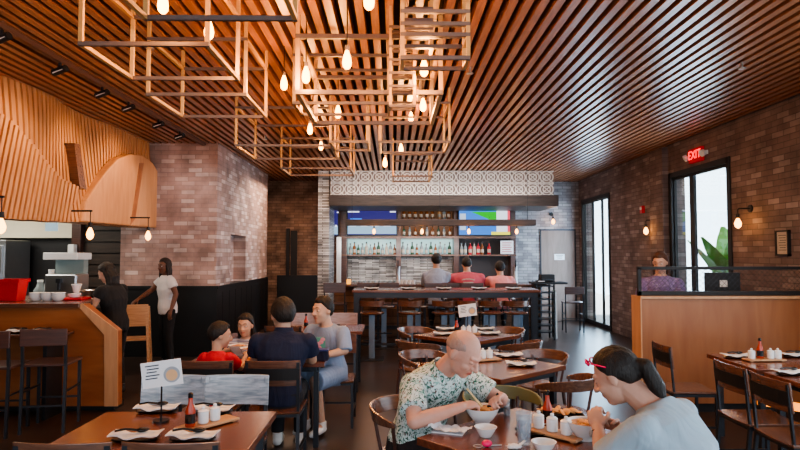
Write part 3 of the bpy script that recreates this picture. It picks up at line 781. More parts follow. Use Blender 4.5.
        hand(g, w_, d, bk, th*J.get('thumb', 1), J.get('curl', .6), s*J.get('hsz', 1), fr=max(.0085, voxel*1.0))
    hpR, hpL = hip+X*.085*B-up1*.02, hip-X*.085*B-up1*.02
    knR, anR, knL, anL = g_('knR'), g_('anR'), g_('knL'), g_('anL')
    if legs:
        for (a, k, an) in ((hpR, knR, anR), (hpL, knL, anL)):
            chain(g, [a, a.lerp(k, .45), k], [.085*B, .078*B, .055*B]); chain(g, [k, k.lerp(an, .3), an], [.053*B, .055*B, .034*B])
            f = Vector((0, 1, 0)); chain(g, [an, an+f*.05*s+Vector((0, 0, -.035*s)), an+f*.13*s+Vector((0, 0, -.045*s))], [.034*s, .032*s, .024*s])
    me = remesh(g, voxel, 3 if voxel < .006 else 2)
    sk = skin('skin_tone', skinc); lipc = plain('lips', (skinc[0]*.85, skinc[1]*.5, skinc[2]*.5), .4)
    o = mobj('body', me, [sk, lipc], t)
    Hi = hR.transposed(); n = len(me.polygons); cen = np.empty(n*3); me.polygons.foreach_get('center', cen); cen = cen.reshape(-1, 3)-np.array(head)
    lc = (cen @ np.array(hR))/hs  # transform into head frame
    lip = (np.abs(lc[:, 0]) < .022) & (np.abs(lc[:, 2]+.057) < .011*(1-(lc[:, 0]/.028)**2)) & (lc[:, 1] > .078)
    me.polygons.foreach_set('material_index', lip.astype(np.int32))
    # eyes
    for sx in (-1, 1):
        e = G().sph(H(sx*.030, .0735, .010), .0125*hs, 14, 10, hR).build('eye', plain('eye_white', (.75, .72, .7), .2), o, smooth=True)
        G().sph(H(sx*.030, .0815, .006), .0055*hs, 10, 8, hR).build('iris', 'blackgl', e, smooth=True)
        g = G(); chain(g, [H(sx*.014, .0945, .035), H(sx*.030, .089, .039), H(sx*.044, .078, .035)], [.0028*hs, .0032*hs, .0022*hs], 8)
        g.build('eyebrow', plain('brow_hair', hairc[0], .7), o, smooth=True)
        lt = -.45 if J.get('pitch', 0) < -.3 else .30
        G().sph(H(sx*.030, .0735, .010), .0138*hs, 20, 14, hR, fn=lambda d: 1 if d.z > lt-.25*(1-abs(d.x)) else .8).build('eyelid_skin', sk, o, smooth=True)
        g = G(); chain(g, [H(sx*.018, .085, .006), H(sx*.030, .0875, .007), H(sx*.042, .080, .005)], [.0010*hs, .0014*hs, .0010*hs], 8)
        g.build('eyelash', plain('lash', (.02, .012, .01), .7), o, smooth=True)
    # hair
    hm = hairm('hair', *hairc)
    if hair:
        g = G()
        def hl(d):
            az = math.atan2(abs(d.x), d.y)  # 0 front .. pi back
            if hair == 'buzz':
                lim = .2+max(0, 1-abs(az-PI*.55)/.5)*-.35 if az < PI*.55 else -.15-.35*(az-PI*.55)/(PI*.45)
                up = .62 if az > 1.1 else .5
                ok = min(1, max(0, (d.z-lim)/.08))*min(1, max(0, (up-d.z)/.12))*min(1, max(0, (az-.95)/.2))
                return .93+.105*ok
            if az < .75: lim = .50
            elif az < 1.35: lim = .50-.55*(az-.75)/.6
            else: lim = -.05-.70*min(1, (az-1.35)/.9)
            if hair in ('long', 'pony', 'braids', 'short') and az > 1.35: lim -= .12
            ok = min(1, max(0, (d.z-lim)/.30+.28))
            th = {'short': 1.15, 'long': 1.15, 'pony': 1.11, 'braids': 1.12}.get(hair, 1.1)
            return .84+(th-.84)*ok + (.014*math.sin(d.x*19+d.y*13)+.012*math.sin(d.z*15-d.x*27+1)+.008*math.sin(d.y*41+d.z*23))*ok
        g.sph(H(0, -.012, .022), (.0775*hs, .098*hs, .098*hs), 40, 28, hR, fn=hl)
        if hair == 'long':
            for k in range(9):
                a = math.radians(200+140*k/8)
                b0 = H(math.cos(a)*.07, math.sin(a)*.085, .0); b1 = H(math.cos(a)*.08, math.sin(a)*.095-.005, -.09); b2 = b1+Vector((0, 0, -.10*hs))+up2*-.02+(b1-head)*.05
                chain(g, [b0, b1, b2], [.028*hs, .028*hs, .012*hs], 10)
        if hair == 'pony':
            chain(g, [H(0, -.10, .02), H(0, -.135, -.01), H(.005, -.135, -.10), H(.012, -.115, -.20)], [.025*hs, .034*hs, .036*hs, .012*hs], 12)
        if hair == 'braids':
            for k in range(11):
                a = math.radians(170+200*k/10)
                b0 = H(math.cos(a)*.07, math.sin(a)*.085, .02); b1 = H(math.cos(a)*.085, math.sin(a)*.10, -.08); b2 = b1+Vector((0, 0, -.15*hs))
                chain(g, [b0, b1, b2], [.02*hs, .016*hs, .010*hs], 8)
        if hair == 'bun':
            g.sph(H(0, -.10, .03), .04*hs, 14, 10)
        hme = remesh(g, min(voxel, .006), 1)
        mobj('hair', hme, hm, t)
    # clothing
    if top is not None:
        g = G(); e = .014*B
        rr = torso(e, J.get('hem', -.08)); 
        g.ring(rr)
        slv = sleeve
        for (a, e_, w_) in ((shR, elR, wrR), (shL, elL, wrL)):
            if e_ is None: continue
            g.sph(a, ar*1.15+.014, 16, 10); cap(g, neck-up2*.045, a, .052*B, .062*B); cap(g, a, chest+X*(1 if e_ is elR else -1)*.10*B, .055*B, .10*B)
            if slv <= 1:
                q = a.lerp(e_, slv); g.cyl(a, q, ar*1.15+.018, ar*1.05+.026, n=18)
            else:
                cap(g, a, e_, ar*1.15+.014, ar*.85+.014); q = e_.lerp(w_, slv-1); g.cyl(e_, q, ar*.85+.014, ar*.66+.012, n=16)
        if skirt:
            for (a, k) in ((hpR, knR), (hpL, knL)):
                q = a.lerp(k, skirt); g.cyl(a, q, .105*B, .10*B, n=18); g.sph(a, .10*B, 16, 10)
            c0 = (hpR+hpL)/2; c1 = hpR.lerp(knR, skirt*.98).lerp(hpL.lerp(knL, skirt*.98), .5)
            g.cyl(c0, c1, .10*B, .09*B, n=18)
        cme = remesh(g, max(.006, voxel), 7)
        so = mobj('shirt' if not skirt else 'dress', cme, top, t)
        if J.get('collar'):
            cg = G(); cc = neck+up2*.0; n_ = 20; R3 = [[], [], [], []]
            for i in range(n_):
                an_ = 2*PI*i/n_; f3 = up2.cross(X).normalized(); dv = X*math.cos(an_)+f3*math.sin(an_)*.95
                R3[0].append(cc-up2*.02+dv*.088*B); R3[1].append(cc+up2*.03+dv*.072*B); R3[2].append(cc+up2*.028+dv*.066*B); R3[3].append(cc-up2*.02+dv*.078*B)
            cg.ring(R3, cap=False); cg.build('collar', J['collar'], so, smooth=True)
    if bottom is not None and legs:
        g = G(); e = .012*B
        up = up1
        g.ring([sec(hip-up*.10, up, .145*B+e, .11*B+e), sec(hip+up*.02, up, .158*B+e, .122*B+e), sec(hip+up*.07, up, .128*B+e, .10*B+e)])
        bl = J.get('pants', .92)
        for (a, k, an) in ((hpR, knR, anR), (hpL, knL, anL)):
            cap(g, a, k, .097*B, .068*B); q = k.lerp(an, bl); g.cyl(k, q, .068*B, .055*B, n=16)
        cme = remesh(g, max(.008, voxel), 2)
        mobj('trousers', cme, bottom, t)
    if shoes and legs:
        for an in (anR, anL):
            g = G(); f = Vector((0, 1, 0))
            chain(g, [an+Vector((0, -.015, -.045*s)), an+f*.07*s+Vector((0, 0, -.05*s)), an+f*.16*s+Vector((0, 0, -.055*s))], [.042*s, .042*s, .034*s]); g.cyl(an+Vector((0, 0, .03*s)), an+Vector((0, 0, -.03*s)), .045*s, .045*s)
            for i, v in enumerate(g.v):
                if v[2] < an.z-.08*s: g.v[i] = (v[0], v[1], an.z-.08*s)
            me2 = remesh(g, .008, 1); mobj('shoe', me2, shoes, t)
    t['_'] = 0; del t['_']
    return t, H, hR, hs
def facing(fx, fy): return math.atan2(-fx, fy)
def seated(hz=.50, fwd=.42, spread=.10, an=.09, ay=.40):
    return dict(knR=(spread, fwd, hz+.02), knL=(-spread, fwd, hz+.02), anR=(spread, ay, an), anL=(-spread, ay, an))

# ------------------------------------------------------------------ foreground left table
T0 = (-1.215, 3.27)
table('empty walnut table in the left foreground set with four black plates', (T0[0], T0[1], 0), 0, 1.02, .84, mat='tableY')
for u, v, rz, w in ((157, 408.5, .05, 'at the far left of the left foreground table'), (212, 409.5, -.08, 'at the far right of the left foreground table'),
                (136, 436, .06, 'at the near left of the left foreground table'), (193, 436, -.05, 'at the near right of the left foreground table')):
    p = atz(u, v, TH+.02); setting(p.x, p.y, rz, TH+.001, w)
p = atz(200, 428, TH); condiments(p.x+.03, p.y+.04, .9, TH+.001, 'on the left foreground table', n=2, gap=.075)
p = atz(161, 422, TH)
place('sign', table_sign, (p.x, p.y, TH+.001), .12, 'white printed menu card with round food picture on a stem, left foreground table')
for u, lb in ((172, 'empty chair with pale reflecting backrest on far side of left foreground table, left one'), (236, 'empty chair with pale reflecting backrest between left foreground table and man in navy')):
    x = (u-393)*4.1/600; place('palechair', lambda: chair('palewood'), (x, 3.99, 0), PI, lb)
place('chair', chair, (-1.47, 2.94, 0), 0, 'dining chair at the bottom left corner of the photo, back towards the camera')
place('chair', chair, (-.99, 2.94, 0), 0, 'dining chair at the bottom edge right of the corner chair, back towards the camera')

# ------------------------------------------------------------------ family table group
table('dining table shared by the family of four', (-1.2, 5.62, 0), 0, 1.2, .62)
place('chair', chair, (-.945, 4.98, 0), 0, 'dining chair with dark brace carrying the man in the navy shirt')
place('chair', chair, (-1.47, 4.98, 0), 0, 'dining chair carrying the boy in the red shirt')
place('chair', chair, (-1.48, 6.2, 0), PI, 'dining chair on which the girl in the striped shirt sits')
place('chair', chair, (-.60, 6.14, 0), PI, 'dining chair on which the woman in the pale blue dress sits')
navy = cloth('navy_cloth', (.008, .014, .045))
jean = cloth('dark_cloth', (.012, .013, .018))
person('man in a navy polo shirt seated with his back to us, family table', (-.925, 5.03, 0), 0,
       dict(hs=1.17, hip=(0, 0, .54), collar=navy, chest=(0, .02, .84), neck=(.01, .05, 1.055), head=(-.005, .08, 1.185), yaw=.45, pitch=-.15, elR=(.24, .13, .80), wrR=(.12, .34, .80), elL=(-.25, .13, .80), wrL=(-.12, .34, .80), curl=.7, **seated()),
       hair='short', top=navy, bottom=jean, voxel=.008, sh=.205, sleeve=.65, build_=1.03, shoes='white_em')
redc = cloth('red_cloth', (.55, .015, .035))
person('young boy in a red shirt at the family table, head turned right', (-1.48, 5.06, 0), 0,
       dict(hip=(0, 0, .52), chest=(0, .03, .74), neck=(.0, .06, .885), head=(.015, .09, 1.01), yaw=-1.15, pitch=-.2, elR=(.17, .16, .72), wrR=(.17, .36, .80), elL=(-.18, .14, .70), wrL=(-.08, .32, .77), curl=.9, **seated(.48, .36, .08, .2, .36)),
       hair='short', top=redc, bottom=jean, voxel=.008, s=.8, sh=.16, sleeve=.7, build_=.8, shoes='black')
stripe = stripes('striped_knit', (.55, .54, .58), (.20, .20, .30), 'Z', 14)
person('girl in a striped shirt sitting across the family table facing the camera', (-1.46, 6.1, 0), PI,
       dict(hip=(0, 0, .52), chest=(0, .04, .74), neck=(.0, .08, .87), head=(0, .11, .995), yaw=-.1, pitch=-.12, elR=(.20, .15, .74), wrR=(.05, .30, .80), elL=(-.20, .15, .74), wrL=(-.04, .32, .82), curl=.8, **seated(.48, .36, .08, .2, .36)),
       hair='long', top=stripe, bottom=jean, voxel=.008, s=.82, sh=.16, sleeve=.7, build_=.8, fem=True)
pale = cloth('pale_blue_cloth', (.26, .34, .50))
person('woman in a loose pale blue dress seated at the right end of the family table', (-.62, 6.05, 0), PI-.45,
       dict(hip=(0, 0, .54), chest=(.0, .04, .83), neck=(.0, .09, 1.0), head=(.02, .13, 1.145), yaw=-.25, pitch=-.05, hs=1.08, elR=(.23, .12, .78), wrR=(.12, .30, .77), elL=(-.24, .13, .77), wrL=(-.10, .33, .74), curl=.7, hem=-.12, **seated(.50, .42, .09, .10, .30)),
       skinc=(.60, .38, .28), hair='short', top=pale, voxel=.008, sh=.18, sleeve=1.0, build_=1.0, fem=True, skirt=1.02, shoes='white')
# things on the family table
def small_bowl(): 
    t = thing('small_bowl', '', 'bowl')
    G().lathe([(.03, 0), (.035, .008), (.06, .05), (.055, .05), (.03, .014), (0, .012)], n=20).build('bowl_wall', 'white', t, smooth=True); return t
def ramen():
    t = thing('noodle_bowl', '', 'bowl')
    G().lathe([(.040, 0), (.043, .014), (.060, .028), (.082, .060), (.095, .090), (.097, .094), (.092, .092), (.078, .062), (.0, .05)], n=36).build('bowl_wall', 'white', t, smooth=True)
    G().lathe([(.0885, .080), (.0885, .083), (.04, .086), (0, .085)], n=30).build('broth', 'broth', t, smooth=True)
    g = G(); rnd = random.Random(4)
    for k in range(9):
        a = rnd.uniform(0, 6.28); r = rnd.uniform(.01, .055); g.sph((r*math.cos(a), r*math.sin(a), .088), (rnd.uniform(.012, .024), rnd.uniform(.010, .02), .009), 10, 6, Matrix.Rotation(a, 3, 'Z'))
    g.build('topping', 'chips', t, smooth=True)
    return t
place('ramen', ramen, (-1.30, 5.55, TH+.001), 0, 'noodle bowl on the family table between boy and man')
place('ramen', ramen, (-1.45, 5.72, TH+.001), 0, 'noodle bowl in front of the girl in the striped shirt')
t = thing('menu_card', 'standing menu card printed green and pink in front of the woman in pale blue', 'menu', (-.70, 5.60, TH+.001), .1)
G().box((0, 0, .095), (.15, .008, .17)).build('card', plain('menu_green', (.10, .32, .26), .5), t)
g = G(); rnd = random.Random(2)
for k in range(7): g.cyl((rnd.uniform(-.05, .05), -.004, rnd.uniform(.06, .16)), (0, -.008, .1) if False else (rnd.uniform(-.05, .05), -.0075, rnd.uniform(.06, .16)), .0, .0) if False else g.sph((rnd.uniform(-.055, .055), -.004, rnd.uniform(.05, .165)), (.022, .003, .018), 10, 6)
g.build('printed_picture', plain('menu_pink', (.62, .25, .32), .5), t)
G().box((0, 0, .005), (.15, .06, .01)).build('stand', 'tray', t)
t = thing('lunch_box', 'deep blue box beside the menu card on the family table', 'box', (-.66, 5.44, TH-.0+.001))
G().bb(-.10, .08, -.05, .05, 0, .085).build('box_body', navy, t, bevel=.006); G().bb(-.105, .085, -.055, .055, .085, .10).build('lid', plain('blue_lid', (.03, .05, .22), .4), t, bevel=.004)
t = thing('paper_cup', 'beige paper cup beside the man in navy on the family table', 'cup', (-.83, 5.50, TH+.001))
G().lathe([(.028, 0), (.038, .10)], n=16).build('cup_body', 'tray', t, smooth=True); G().lathe([(.04, .10), (.04, .108), (.03, .115)], n=16).build('lid', 'white', t, smooth=True)
t = thing('food_platter', 'wooden platter of fried food between the boy and the man', 'platter', (-1.18, 5.38, TH+.001))
G().bb(-.12, .12, -.06, .06, 0, .012).build('board', 'tray', t, bevel=.004); g = G()
for k in range(12): g.sph((-.09+.017*k, .02*math.sin(k*2.3), .025+.01*(k % 2)), (.018, .014, .012), 8, 6)
g.build('fried_food', 'chips', t, smooth=True)
t = thing('chopsticks', 'pair of pale chopsticks held by the boy in the red shirt', 'chopsticks', (-1.30, 5.44, .83), .2)
G().bar((0, 0, 0), (.17, .05, .10), .006).build('chopstick', 'chop', t); G().bar((0, .02, 0), (.16, .08, .11), .006).build('chopstick', 'chop', t)
# table behind the family
table('dark dining table behind the woman in pale blue', (-.95, 7.8, 0), 0, 1.15, .75)
for x, lb in ((-1.22, 'chair facing the camera at the table behind the family, left one'), (-.72, 'chair facing the camera at the table behind the family, right one')):
    place('mauvechair', lambda: chair('mauvewood'), (x, 8.36, 0), PI, lb)
place('chair', chair, (-1.28, 7.25, 0), 0, 'chair with back to camera behind the girl, at the table behind the family')
p = (-1.12, 7.8); place('sauce', sauce_bottle, (p[0], p[1], TH+.001), 0, 'chilli sauce bottle on the table behind the family')
setting(-.72, 7.65, .1, TH+.001, 'on the table behind the family')

# ------------------------------------------------------------------ diagonal tables, centre
TS = .88
r45 = math.radians(43)
table('walnut table in the foreground shared by the man in the floral shirt and the woman', (.745, 3.14, 0), r45, TS, TS)
table('set walnut table behind the man in the floral shirt, nearer one', (.86, 5.21, 0), math.radians(41), TS, TS)
table('set walnut table behind the floral shirt man, farther one by the tall table', (.86, 7.1, 0), r45, TS, TS)
rc = round_chair()
for (x, y, dx, dy, lb) in [(1.32, 4.74, -.7, .7, 'round back chair at the right of the middle diagonal table, nearest the camera'),
                           (1.38, 5.72, -.7, -.7, 'round back chair at the far right of the middle diagonal table'),
                           (.33, 5.72, .7, -.7, 'round back chair at the far left of the middle diagonal table'),
                           (.30, 6.66, .7, .7, 'round back chair at the near left of the farthest diagonal table'),
                           (1.36, 6.62, -.7, .7, 'round back chair at the near right of the farthest diagonal table'),
                           (1.38, 7.58, -.7, -.7, 'round back chair at the far right of the farthest diagonal table'),
                           (.33, 7.60, .7, -.7, 'round back chair at the far left of the farthest diagonal table')]:
    place('round', rc, (x, y, 0), facing(dx, dy), lb)
place('olive', round_chair('olive'), (.74, 4.06, 0), facing(.2, -1), 'olive green upholstered round chair between the foreground table and the next')
place('round', rc, (.13, 3.80, 0), facing(.68, -.73), 'round back wooden chair carrying the man in the floral shirt')
place('round', rc, (1.33, 2.53, 0), facing(-.68, .73), 'round back chair under the woman in the grey blue top')
# settings on T2/T3
for u, v, rz, w in ((508, 355, .1, 'at the far side of the middle diagonal table'), (521, 364, -.1, 'at the right corner of the middle diagonal table'), (450, 366, .3, 'behind the bald man on the middle diagonal table')):
    p = atz(u, v, TH+.02); setting(p.x, p.y, rz, TH+.001, w)
p = atz(482, 361, TH); condiments(p.x, p.y, .35, TH+.001, 'on the middle diagonal table', n=3, bottle=False)
for u, v, rz, w in ((446, 328.5, 0, 'at the far left of the farthest diagonal table'), (444, 333.5, 0, 'at the near left of the farthest diagonal table'), (484, 328.5, 0, 'at the far right of the farthest diagonal table'), (489, 333, 0, 'at the near right of the farthest diagonal table')):
    p = atz(u, v, TH+.02); setting(p.x, p.y, rz, TH+.001, w)
condiments(.86, 7.12, .1, TH+.001, 'on the farthest diagonal table', n=3)
place('sign', table_sign, (.90, 7.28, TH+.001), 1.3-1.25, 'white printed card on a stem on the farthest diagonal table')

# things on T1
rm = place('ramen', ramen, (.50, 3.40, TH+.001), 0, 'large white noodle bowl in front of the man in the floral shirt')
wb = atz(587, 441, TH); place('ramen', ramen, (wb.x, wb.y+.02, TH+.001), 0, 'large white noodle bowl in front of the woman in the grey blue top')
p = atz(486, 437, TH); place('sbowl', small_bowl, (p.x, p.y+.01, TH+.001), 0, 'small white bowl beside the pink tipped key on the foreground table')
p = atz(544, 452, TH); place('sbowl', small_bowl, (p.x, p.y, TH+.001), 0, 'small white bowl at the bottom edge in front of the bamboo tray')
t = thing('napkin', 'crumpled paper napkin beside the floral shirt man elbow', 'napkin', (atz(448, 432, TH).x, atz(448, 432, TH).y, TH+.001), -.35)
rows = []
for i in range(15):
    rows.append([])
    for j in range(9):
        x = -.10+.2*i/14; y = -.055+.11*j/8
        rows[-1].append((x+.02*j/8, y+.01*math.sin(i), .006+.010*abs(math.sin(i*.9+j*.5))+.012*abs(math.sin(j*1.3-.4*i))+(.02 if i < 2 else 0)))
g = G(); g.ring(rows, cap=False, close=False); g.build('crumpled_sheet', 'paper', t, smooth=True)
g = G(); g.bb(-.08, .09, -.045, .045, 0, .006); g.build('under_fold', 'paper', t)
# glass of water
p = atz(524, 444, TH)
t = thing('water_glass', 'tall glass of water in the foreground of the diners table', 'glass', (p.x, p.y, TH+.001))
G().lathe([(.030, 0), (.031, .006), (.041, .155), (.0385, .155), (.029, .012), (0, .010)], n=28).build('tumbler', 'tumbler', t, smooth=True)
G().lathe([(.0283, .013), (.0372, .125), (0, .1251)], n=28).build('water', 'water', t, smooth=True)
p = atz(507, 415, TH)
t = thing('pepper_shaker', 'small glass shaker with steel cap between the bowl and water glass', 'shaker', (p.x, p.y, TH+.001))
G().lathe([(.022, 0), (.020, .05), (.017, .07)], n=16).build('jar', 'tumbler', t, smooth=True); G().lathe([(.018, .07), (.018, .088), (.010, .094)], n=16).build('cap', 'stain', t, smooth=True)
G().lathe([(.019, .003), (.017, .045), (0, .046)], n=16).build('contents', 'chairdark', t, smooth=True)
p = atz(535, 434, TH)
t = thing('dark_plate', 'black round plate between the water glass and the bamboo tray', 'plate', (p.x, p.y+.03, TH+.001))
G().lathe([(.06, 0), (.10, .012), (.098, .015), (.055, .005), (0, .005)], n=28).build('dish', 'blackgl', t, smooth=True)
G().bar((-.02, .01, .017), (.12, .05, .04), .006).build('chopstick_rest', 'stain', t)
# bamboo tray with crocks on T1
pts = [atz(539, 432, TH), atz(553, 436, TH), atz(566, 438.5, TH)]
d = pts[2]-pts[0]; rzz = math.atan2(d.y, d.x)
mid = (pts[0]+pts[2])/2
place('tray', tray_obj, (mid.x+.0, mid.y+.0, TH+.001), rzz, 'bamboo condiment tray on the foreground diners table')
for k, (p, nm) in enumerate(zip(pts, ('white lidded crock with a tilted spoon, nearest the water glass', 'middle white lidded crock on the foreground diners tray', 'white lidded crock beside the woman noodle bowl'))):
    place('crock', crock, (mid.x+math.cos(rzz)*.082*(k-1), mid.y+math.sin(rzz)*.082*(k-1), TH+.021), 0, nm)
p = atz(549, 424, TH); place('sauce', sauce_bottle, (p.x, p.y+.03, TH+.001), 0, 'red chilli sauce bottle behind the foreground bamboo tray')
# chips basket
p = atz(566, 420, TH)
t = thing('snack_plate', 'plate of golden fried chips behind the condiment jars', 'plate', (p.x-.01, p.y+.08, TH+.001), -.1)
G().ring([[(x*s_, y*s_, z) for x, y in ((-.13, -.06), (.13, -.06), (.13, .06), (-.13, .06))] for s_, z in ((.85, 0), (1.0, .018), (.96, .020), (.8, .006))]).build('dish', 'blackgl', t)
g = G(); rnd = random.Random(9)
for k in range(16):
    c = Vector((-.11+.0145*k, rnd.uniform(-.035, .035), .022+rnd.uniform(0, .022))); R = Euler((rnd.uniform(-.5, .5), rnd.uniform(-.5, .5), rnd.uniform(0, 3))).to_matrix()
    g.sph(c, (.030, .017, .007), 12, 6, R)
g.build('fried_chips', 'chips', t, smooth=True)
# pink tipped thing
p = atz(487, 447, TH)
t = thing('pink_keyring', 'bright pink round key fob with metal ring on the foreground table', 'key fob', (p.x, p.y, TH+.001))
G().sph((0, 0, .017), (.026, .021, .017), 18, 12).build('fob', 'pink', t, smooth=True)
G().tube([(.022*math.cos(a)-.045, .02*math.sin(a), .004) for a in np.linspace(0, 6.28, 18)], .0025).build('metal_ring', 'stain', t, smooth=True)
G().bar((.02, .01, .005), (.075, .015, .005), .012, .003).build('key', 'stain', t)
t = thing('used_napkin', 'small crumpled white tissue in front of the water glass', 'tissue', (atz(514, 449, TH).x, atz(514, 449, TH).y, TH+.001))
g = G(); g.sph((0, 0, .012), (.035, .022, .012), 18, 10, fn=lambda d: 1+.25*math.sin(d.x*7+d.y*5)*math.cos(d.z*6)); g.build('tissue_sheet', 'paper', t, smooth=True)
G().bar((.02, .0, .012), (.06, .03, .03), .012, .004).build('tissue_corner', 'paper', t)

floral = wrinkle(pattern('floral_cloth', (.62, .72, .70), [((.25, .45, .40), 28, .57), ((.02, .12, .08), 36, .55), ((.12, .05, .04), 44, .61)], rough=.85))
SK = (.62, .34, .26)
rzm = facing(.68, -.73)
t, H, hR, hs = person('bald man in a floral short sleeved shirt leaning over a noodle bowl', (.13, 3.80, 0), rzm,
       dict(collar=floral, hip=(0, 0, .53), chest=(.0, .13, .84), neck=(.02, .27, 1.015), head=('w', .40, 3.45, 1.135), yaw=.12, pitch=-.62, hs=1.09,
            elR=('w', .115, 3.27, .80), wrR=('w', .375, 3.32, .865), hdR=('w', .8, .5, .05), bkR=(0, .2, 1), elL=('w', .66, 3.68, .81), wrL=('w', .615, 3.47, .885), hdL=('w', -.55, -.6, -.1), bkL=(0, -.5, 1), curl=1.1, **seated()),
       skinc=SK, hair='buzz', hairc=((.55, .36, .30), (.68, .46, .39)), top=floral, bottom=jean, voxel=.0048, sh=.20, sleeve=.72, build_=1.08)
HM = t
t = thing('chopsticks', 'pale bamboo chopsticks in the hand of the floral shirt man', 'chopsticks', (.455, 3.36, .85), 0)
G().bar((-.04, .03, .10), (.035, -.0, .005), .007).build('chopstick', 'chop', t); G().bar((-.045, .015, .10), (.045, .02, .005), .007).build('chopstick', 'chop', t)
t = thing('soup_spoon', 'black soup spoon in the noodle bowl at the man left hand', 'spoon', (.55, 3.40, .845), .5)
G().tube([(.05, .0, .07), (.01, 0, .01)], .007).build('handle', 'blackgl', t, smooth=True); G().sph((0, 0, .005), (.026, .018, .010), 12, 8).build('spoon_bowl', 'blackgl', t, smooth=True)

greyb = cloth('grey_blue_jersey', (.34, .44, .52))
rzw = facing(-.68, .73)
t, H, hR, hs = person('woman in a grey blue top with black ponytail eating, right foreground', (1.30, 2.56, 0), rzw,
       dict(hip=(0, 0, .53), chest=(.0, .08, .84), neck=(.0, .20, 1.035), head=('w', 1.035, 2.80, 1.135), yaw=.15, pitch=-.50, hs=1.06,
            elL=('w', .925, 2.66, .80), wrL=('w', .945, 2.80, .895), hdL=('w', .0, .3, .5), bkL=(-1, -.3, .2), elR=(.27, .22, .79), wrR=(.10, .42, .86), hdR=(-.6, .2, .4), bkR=(.3, .3, .4), curl=1.1, **seated()),
       skinc=(.55, .32, .24), hair='pony', top=greyb, bottom=jean, voxel=.0048, sh=.195, sleeve=.95, build_=1.05, fem=True)
g = G()
g.tube([H(-.055+.0*i, .078-.012*i*0, .080) + hR@Vector((.11*i/8*hs, (.028*math.sin(PI*i/8))*hs, (.025*math.sin(PI*i/8))*hs)) for i in range(9)], .008)
# sunglasses pushed up on the head
sg = thing('sunglasses', 'pink framed sunglasses pushed up on the woman hair', 'sunglasses', (0, 0, 0))
Mw = Matrix.Translation(Vector((1.30, 2.56, 0))) @ Matrix.Rotation(rzw, 4, 'Z')
def HW(x, y, z): return Mw @ H(x, y, z)
for sx in (-1, 1):
    g = G(); g.tube([HW(sx*.032+.020*math.cos(a), .078+.004*math.cos(a)*-sx, .100+.014*math.sin(a)) for a in np.linspace(0, 6.283, 15)], .0045); g.build('lens_rim', 'pink', sg, smooth=True)
    G().tube([HW(sx*.052, .078, .10), HW(sx*.082, .035, .080), HW(sx*.089, -.01, .05)], .0035).build('temple', 'pink', sg, smooth=True)
G().tube([HW(-.012, .088, .10), HW(.012, .088, .10)], .004).build('bridge', 'pink', sg, smooth=True)
wt = thing('wrist_watch', 'dark wrist watch on the woman left wrist', 'watch', (.942, 2.785, .878))
G().cyl((0, -.006, -.008), (0, .006, .010), .031, .031, n=24).build('strap', 'blackgl', wt, smooth=True); G().cyl((-.026, 0, 0), (-.036, 0, .002), .016, n=18).build('dial', 'stain', wt, smooth=True)

# ------------------------------------------------------------------ right side tables along the host wall
table('walnut table against the oak host wall, farther of the two', (3.60, 5.36, 0), 0, 1.2, .80)
table('walnut table at the right edge, nearer of the two', (3.60, 4.44, 0), 0, 1.2, .86)
place('chair', chair, (2.72, 5.62, 0), facing(1, -.05), 'dark dining chair standing alone in front of the oak host wall')
place('chair', chair, (2.78, 4.60, 0), facing(1, 0), 'dining chair at the right table, farther of the adjoining pair')
place('chair', chair, (2.78, 4.12, 0), facing(1, 0), 'dining chair at the right edge table, nearer of the adjoining pair')
for u, v, w in ((727, 356, 'at the far left of the right wall table'), (795, 355, 'at the far right of the right wall table')):
    p = atz(u, v, TH+.02); setting(max(p.x, 3.14), min(p.y, 5.62), 0, TH+.001, w)
p = atz(791, 375, TH); setting(p.x, p.y, 0, TH+.001, 'on the nearer right edge table')
p = atz(764, 361, TH)
place('tray', tray_obj, (p.x, p.y, TH+.001), .05, 'bamboo condiment tray on the right wall table')
for dx, nm in ((-.11, 'crock at the left end of the right wall table tray'), (.06, 'middle crock on the right wall table tray'), (.125, 'crock at the right end of the right wall table tray')):
    place('crock', crock, (p.x+dx, p.y, TH+.021), 0, 'white lidded '+nm)
place('sauce', sauce_bottle, (p.x-.02, p.y+.02, TH+.021), 0, 'dark sauce bottle on the right wall table tray')
# curved bench edge at right, its sunlight patch painted as orange glow
t = thing('curved_light_strip', 'glowing orange curved strip low under the right edge table', 'light strip', (3.4, 4.9, .36))
rows = []
for i in range(13):
    a = i/12; rows.append([(-.28+.75*a, .25-.28*a*a, .12-.10*a), (-.28+.75*a, .27-.28*a*a, .12-.10*a), (-.28+.75*a, .27-.28*a*a, .05-.10*a), (-.28+.75*a, .25-.28*a*a, .05-.10*a)])
G().ring(rows).build('strip', 'orange', t, smooth=True)
G().bb(-.28, -.24, .2, .3, -.36, .05).bb(.42, .46, -.05, .03, -.36, -.05).build('support', 'black', t)

# ------------------------------------------------------------------ left counter chairs and ledge
t = thing('wall_ledge', 'narrow dark ledge with plates in front of the oak service counter', 'ledge', (-3.9, 6.42, 0))
G().bb(-.7, .45, -.17, .17, .84, .87).build('ledge_top', 'chairwood', t, bevel=.004)
for x in (-.6, .3): G().bb(x, x+.04, -.15, .15, 0, .84).build('leg', 'steel', t)
for u, w in ((33, 'at the right end of the dark ledge'), (8, 'at the left end of the dark ledge')):
    p = atz(u, 336, .87); setting(p.x, 6.38, 0, .871, w)
for (x, y, r, lb) in ((-3.36, 6.02, .15, 'dark metal framed high chair nearest the angled end of the service counter'), (-3.78, 5.85, .1, 'dark metal framed high chair at the left edge of the photo by the counter')):
    o = place('barchair', bar_chair, (x, y, 0), r, lb); o.scale = (1, 1, .85)

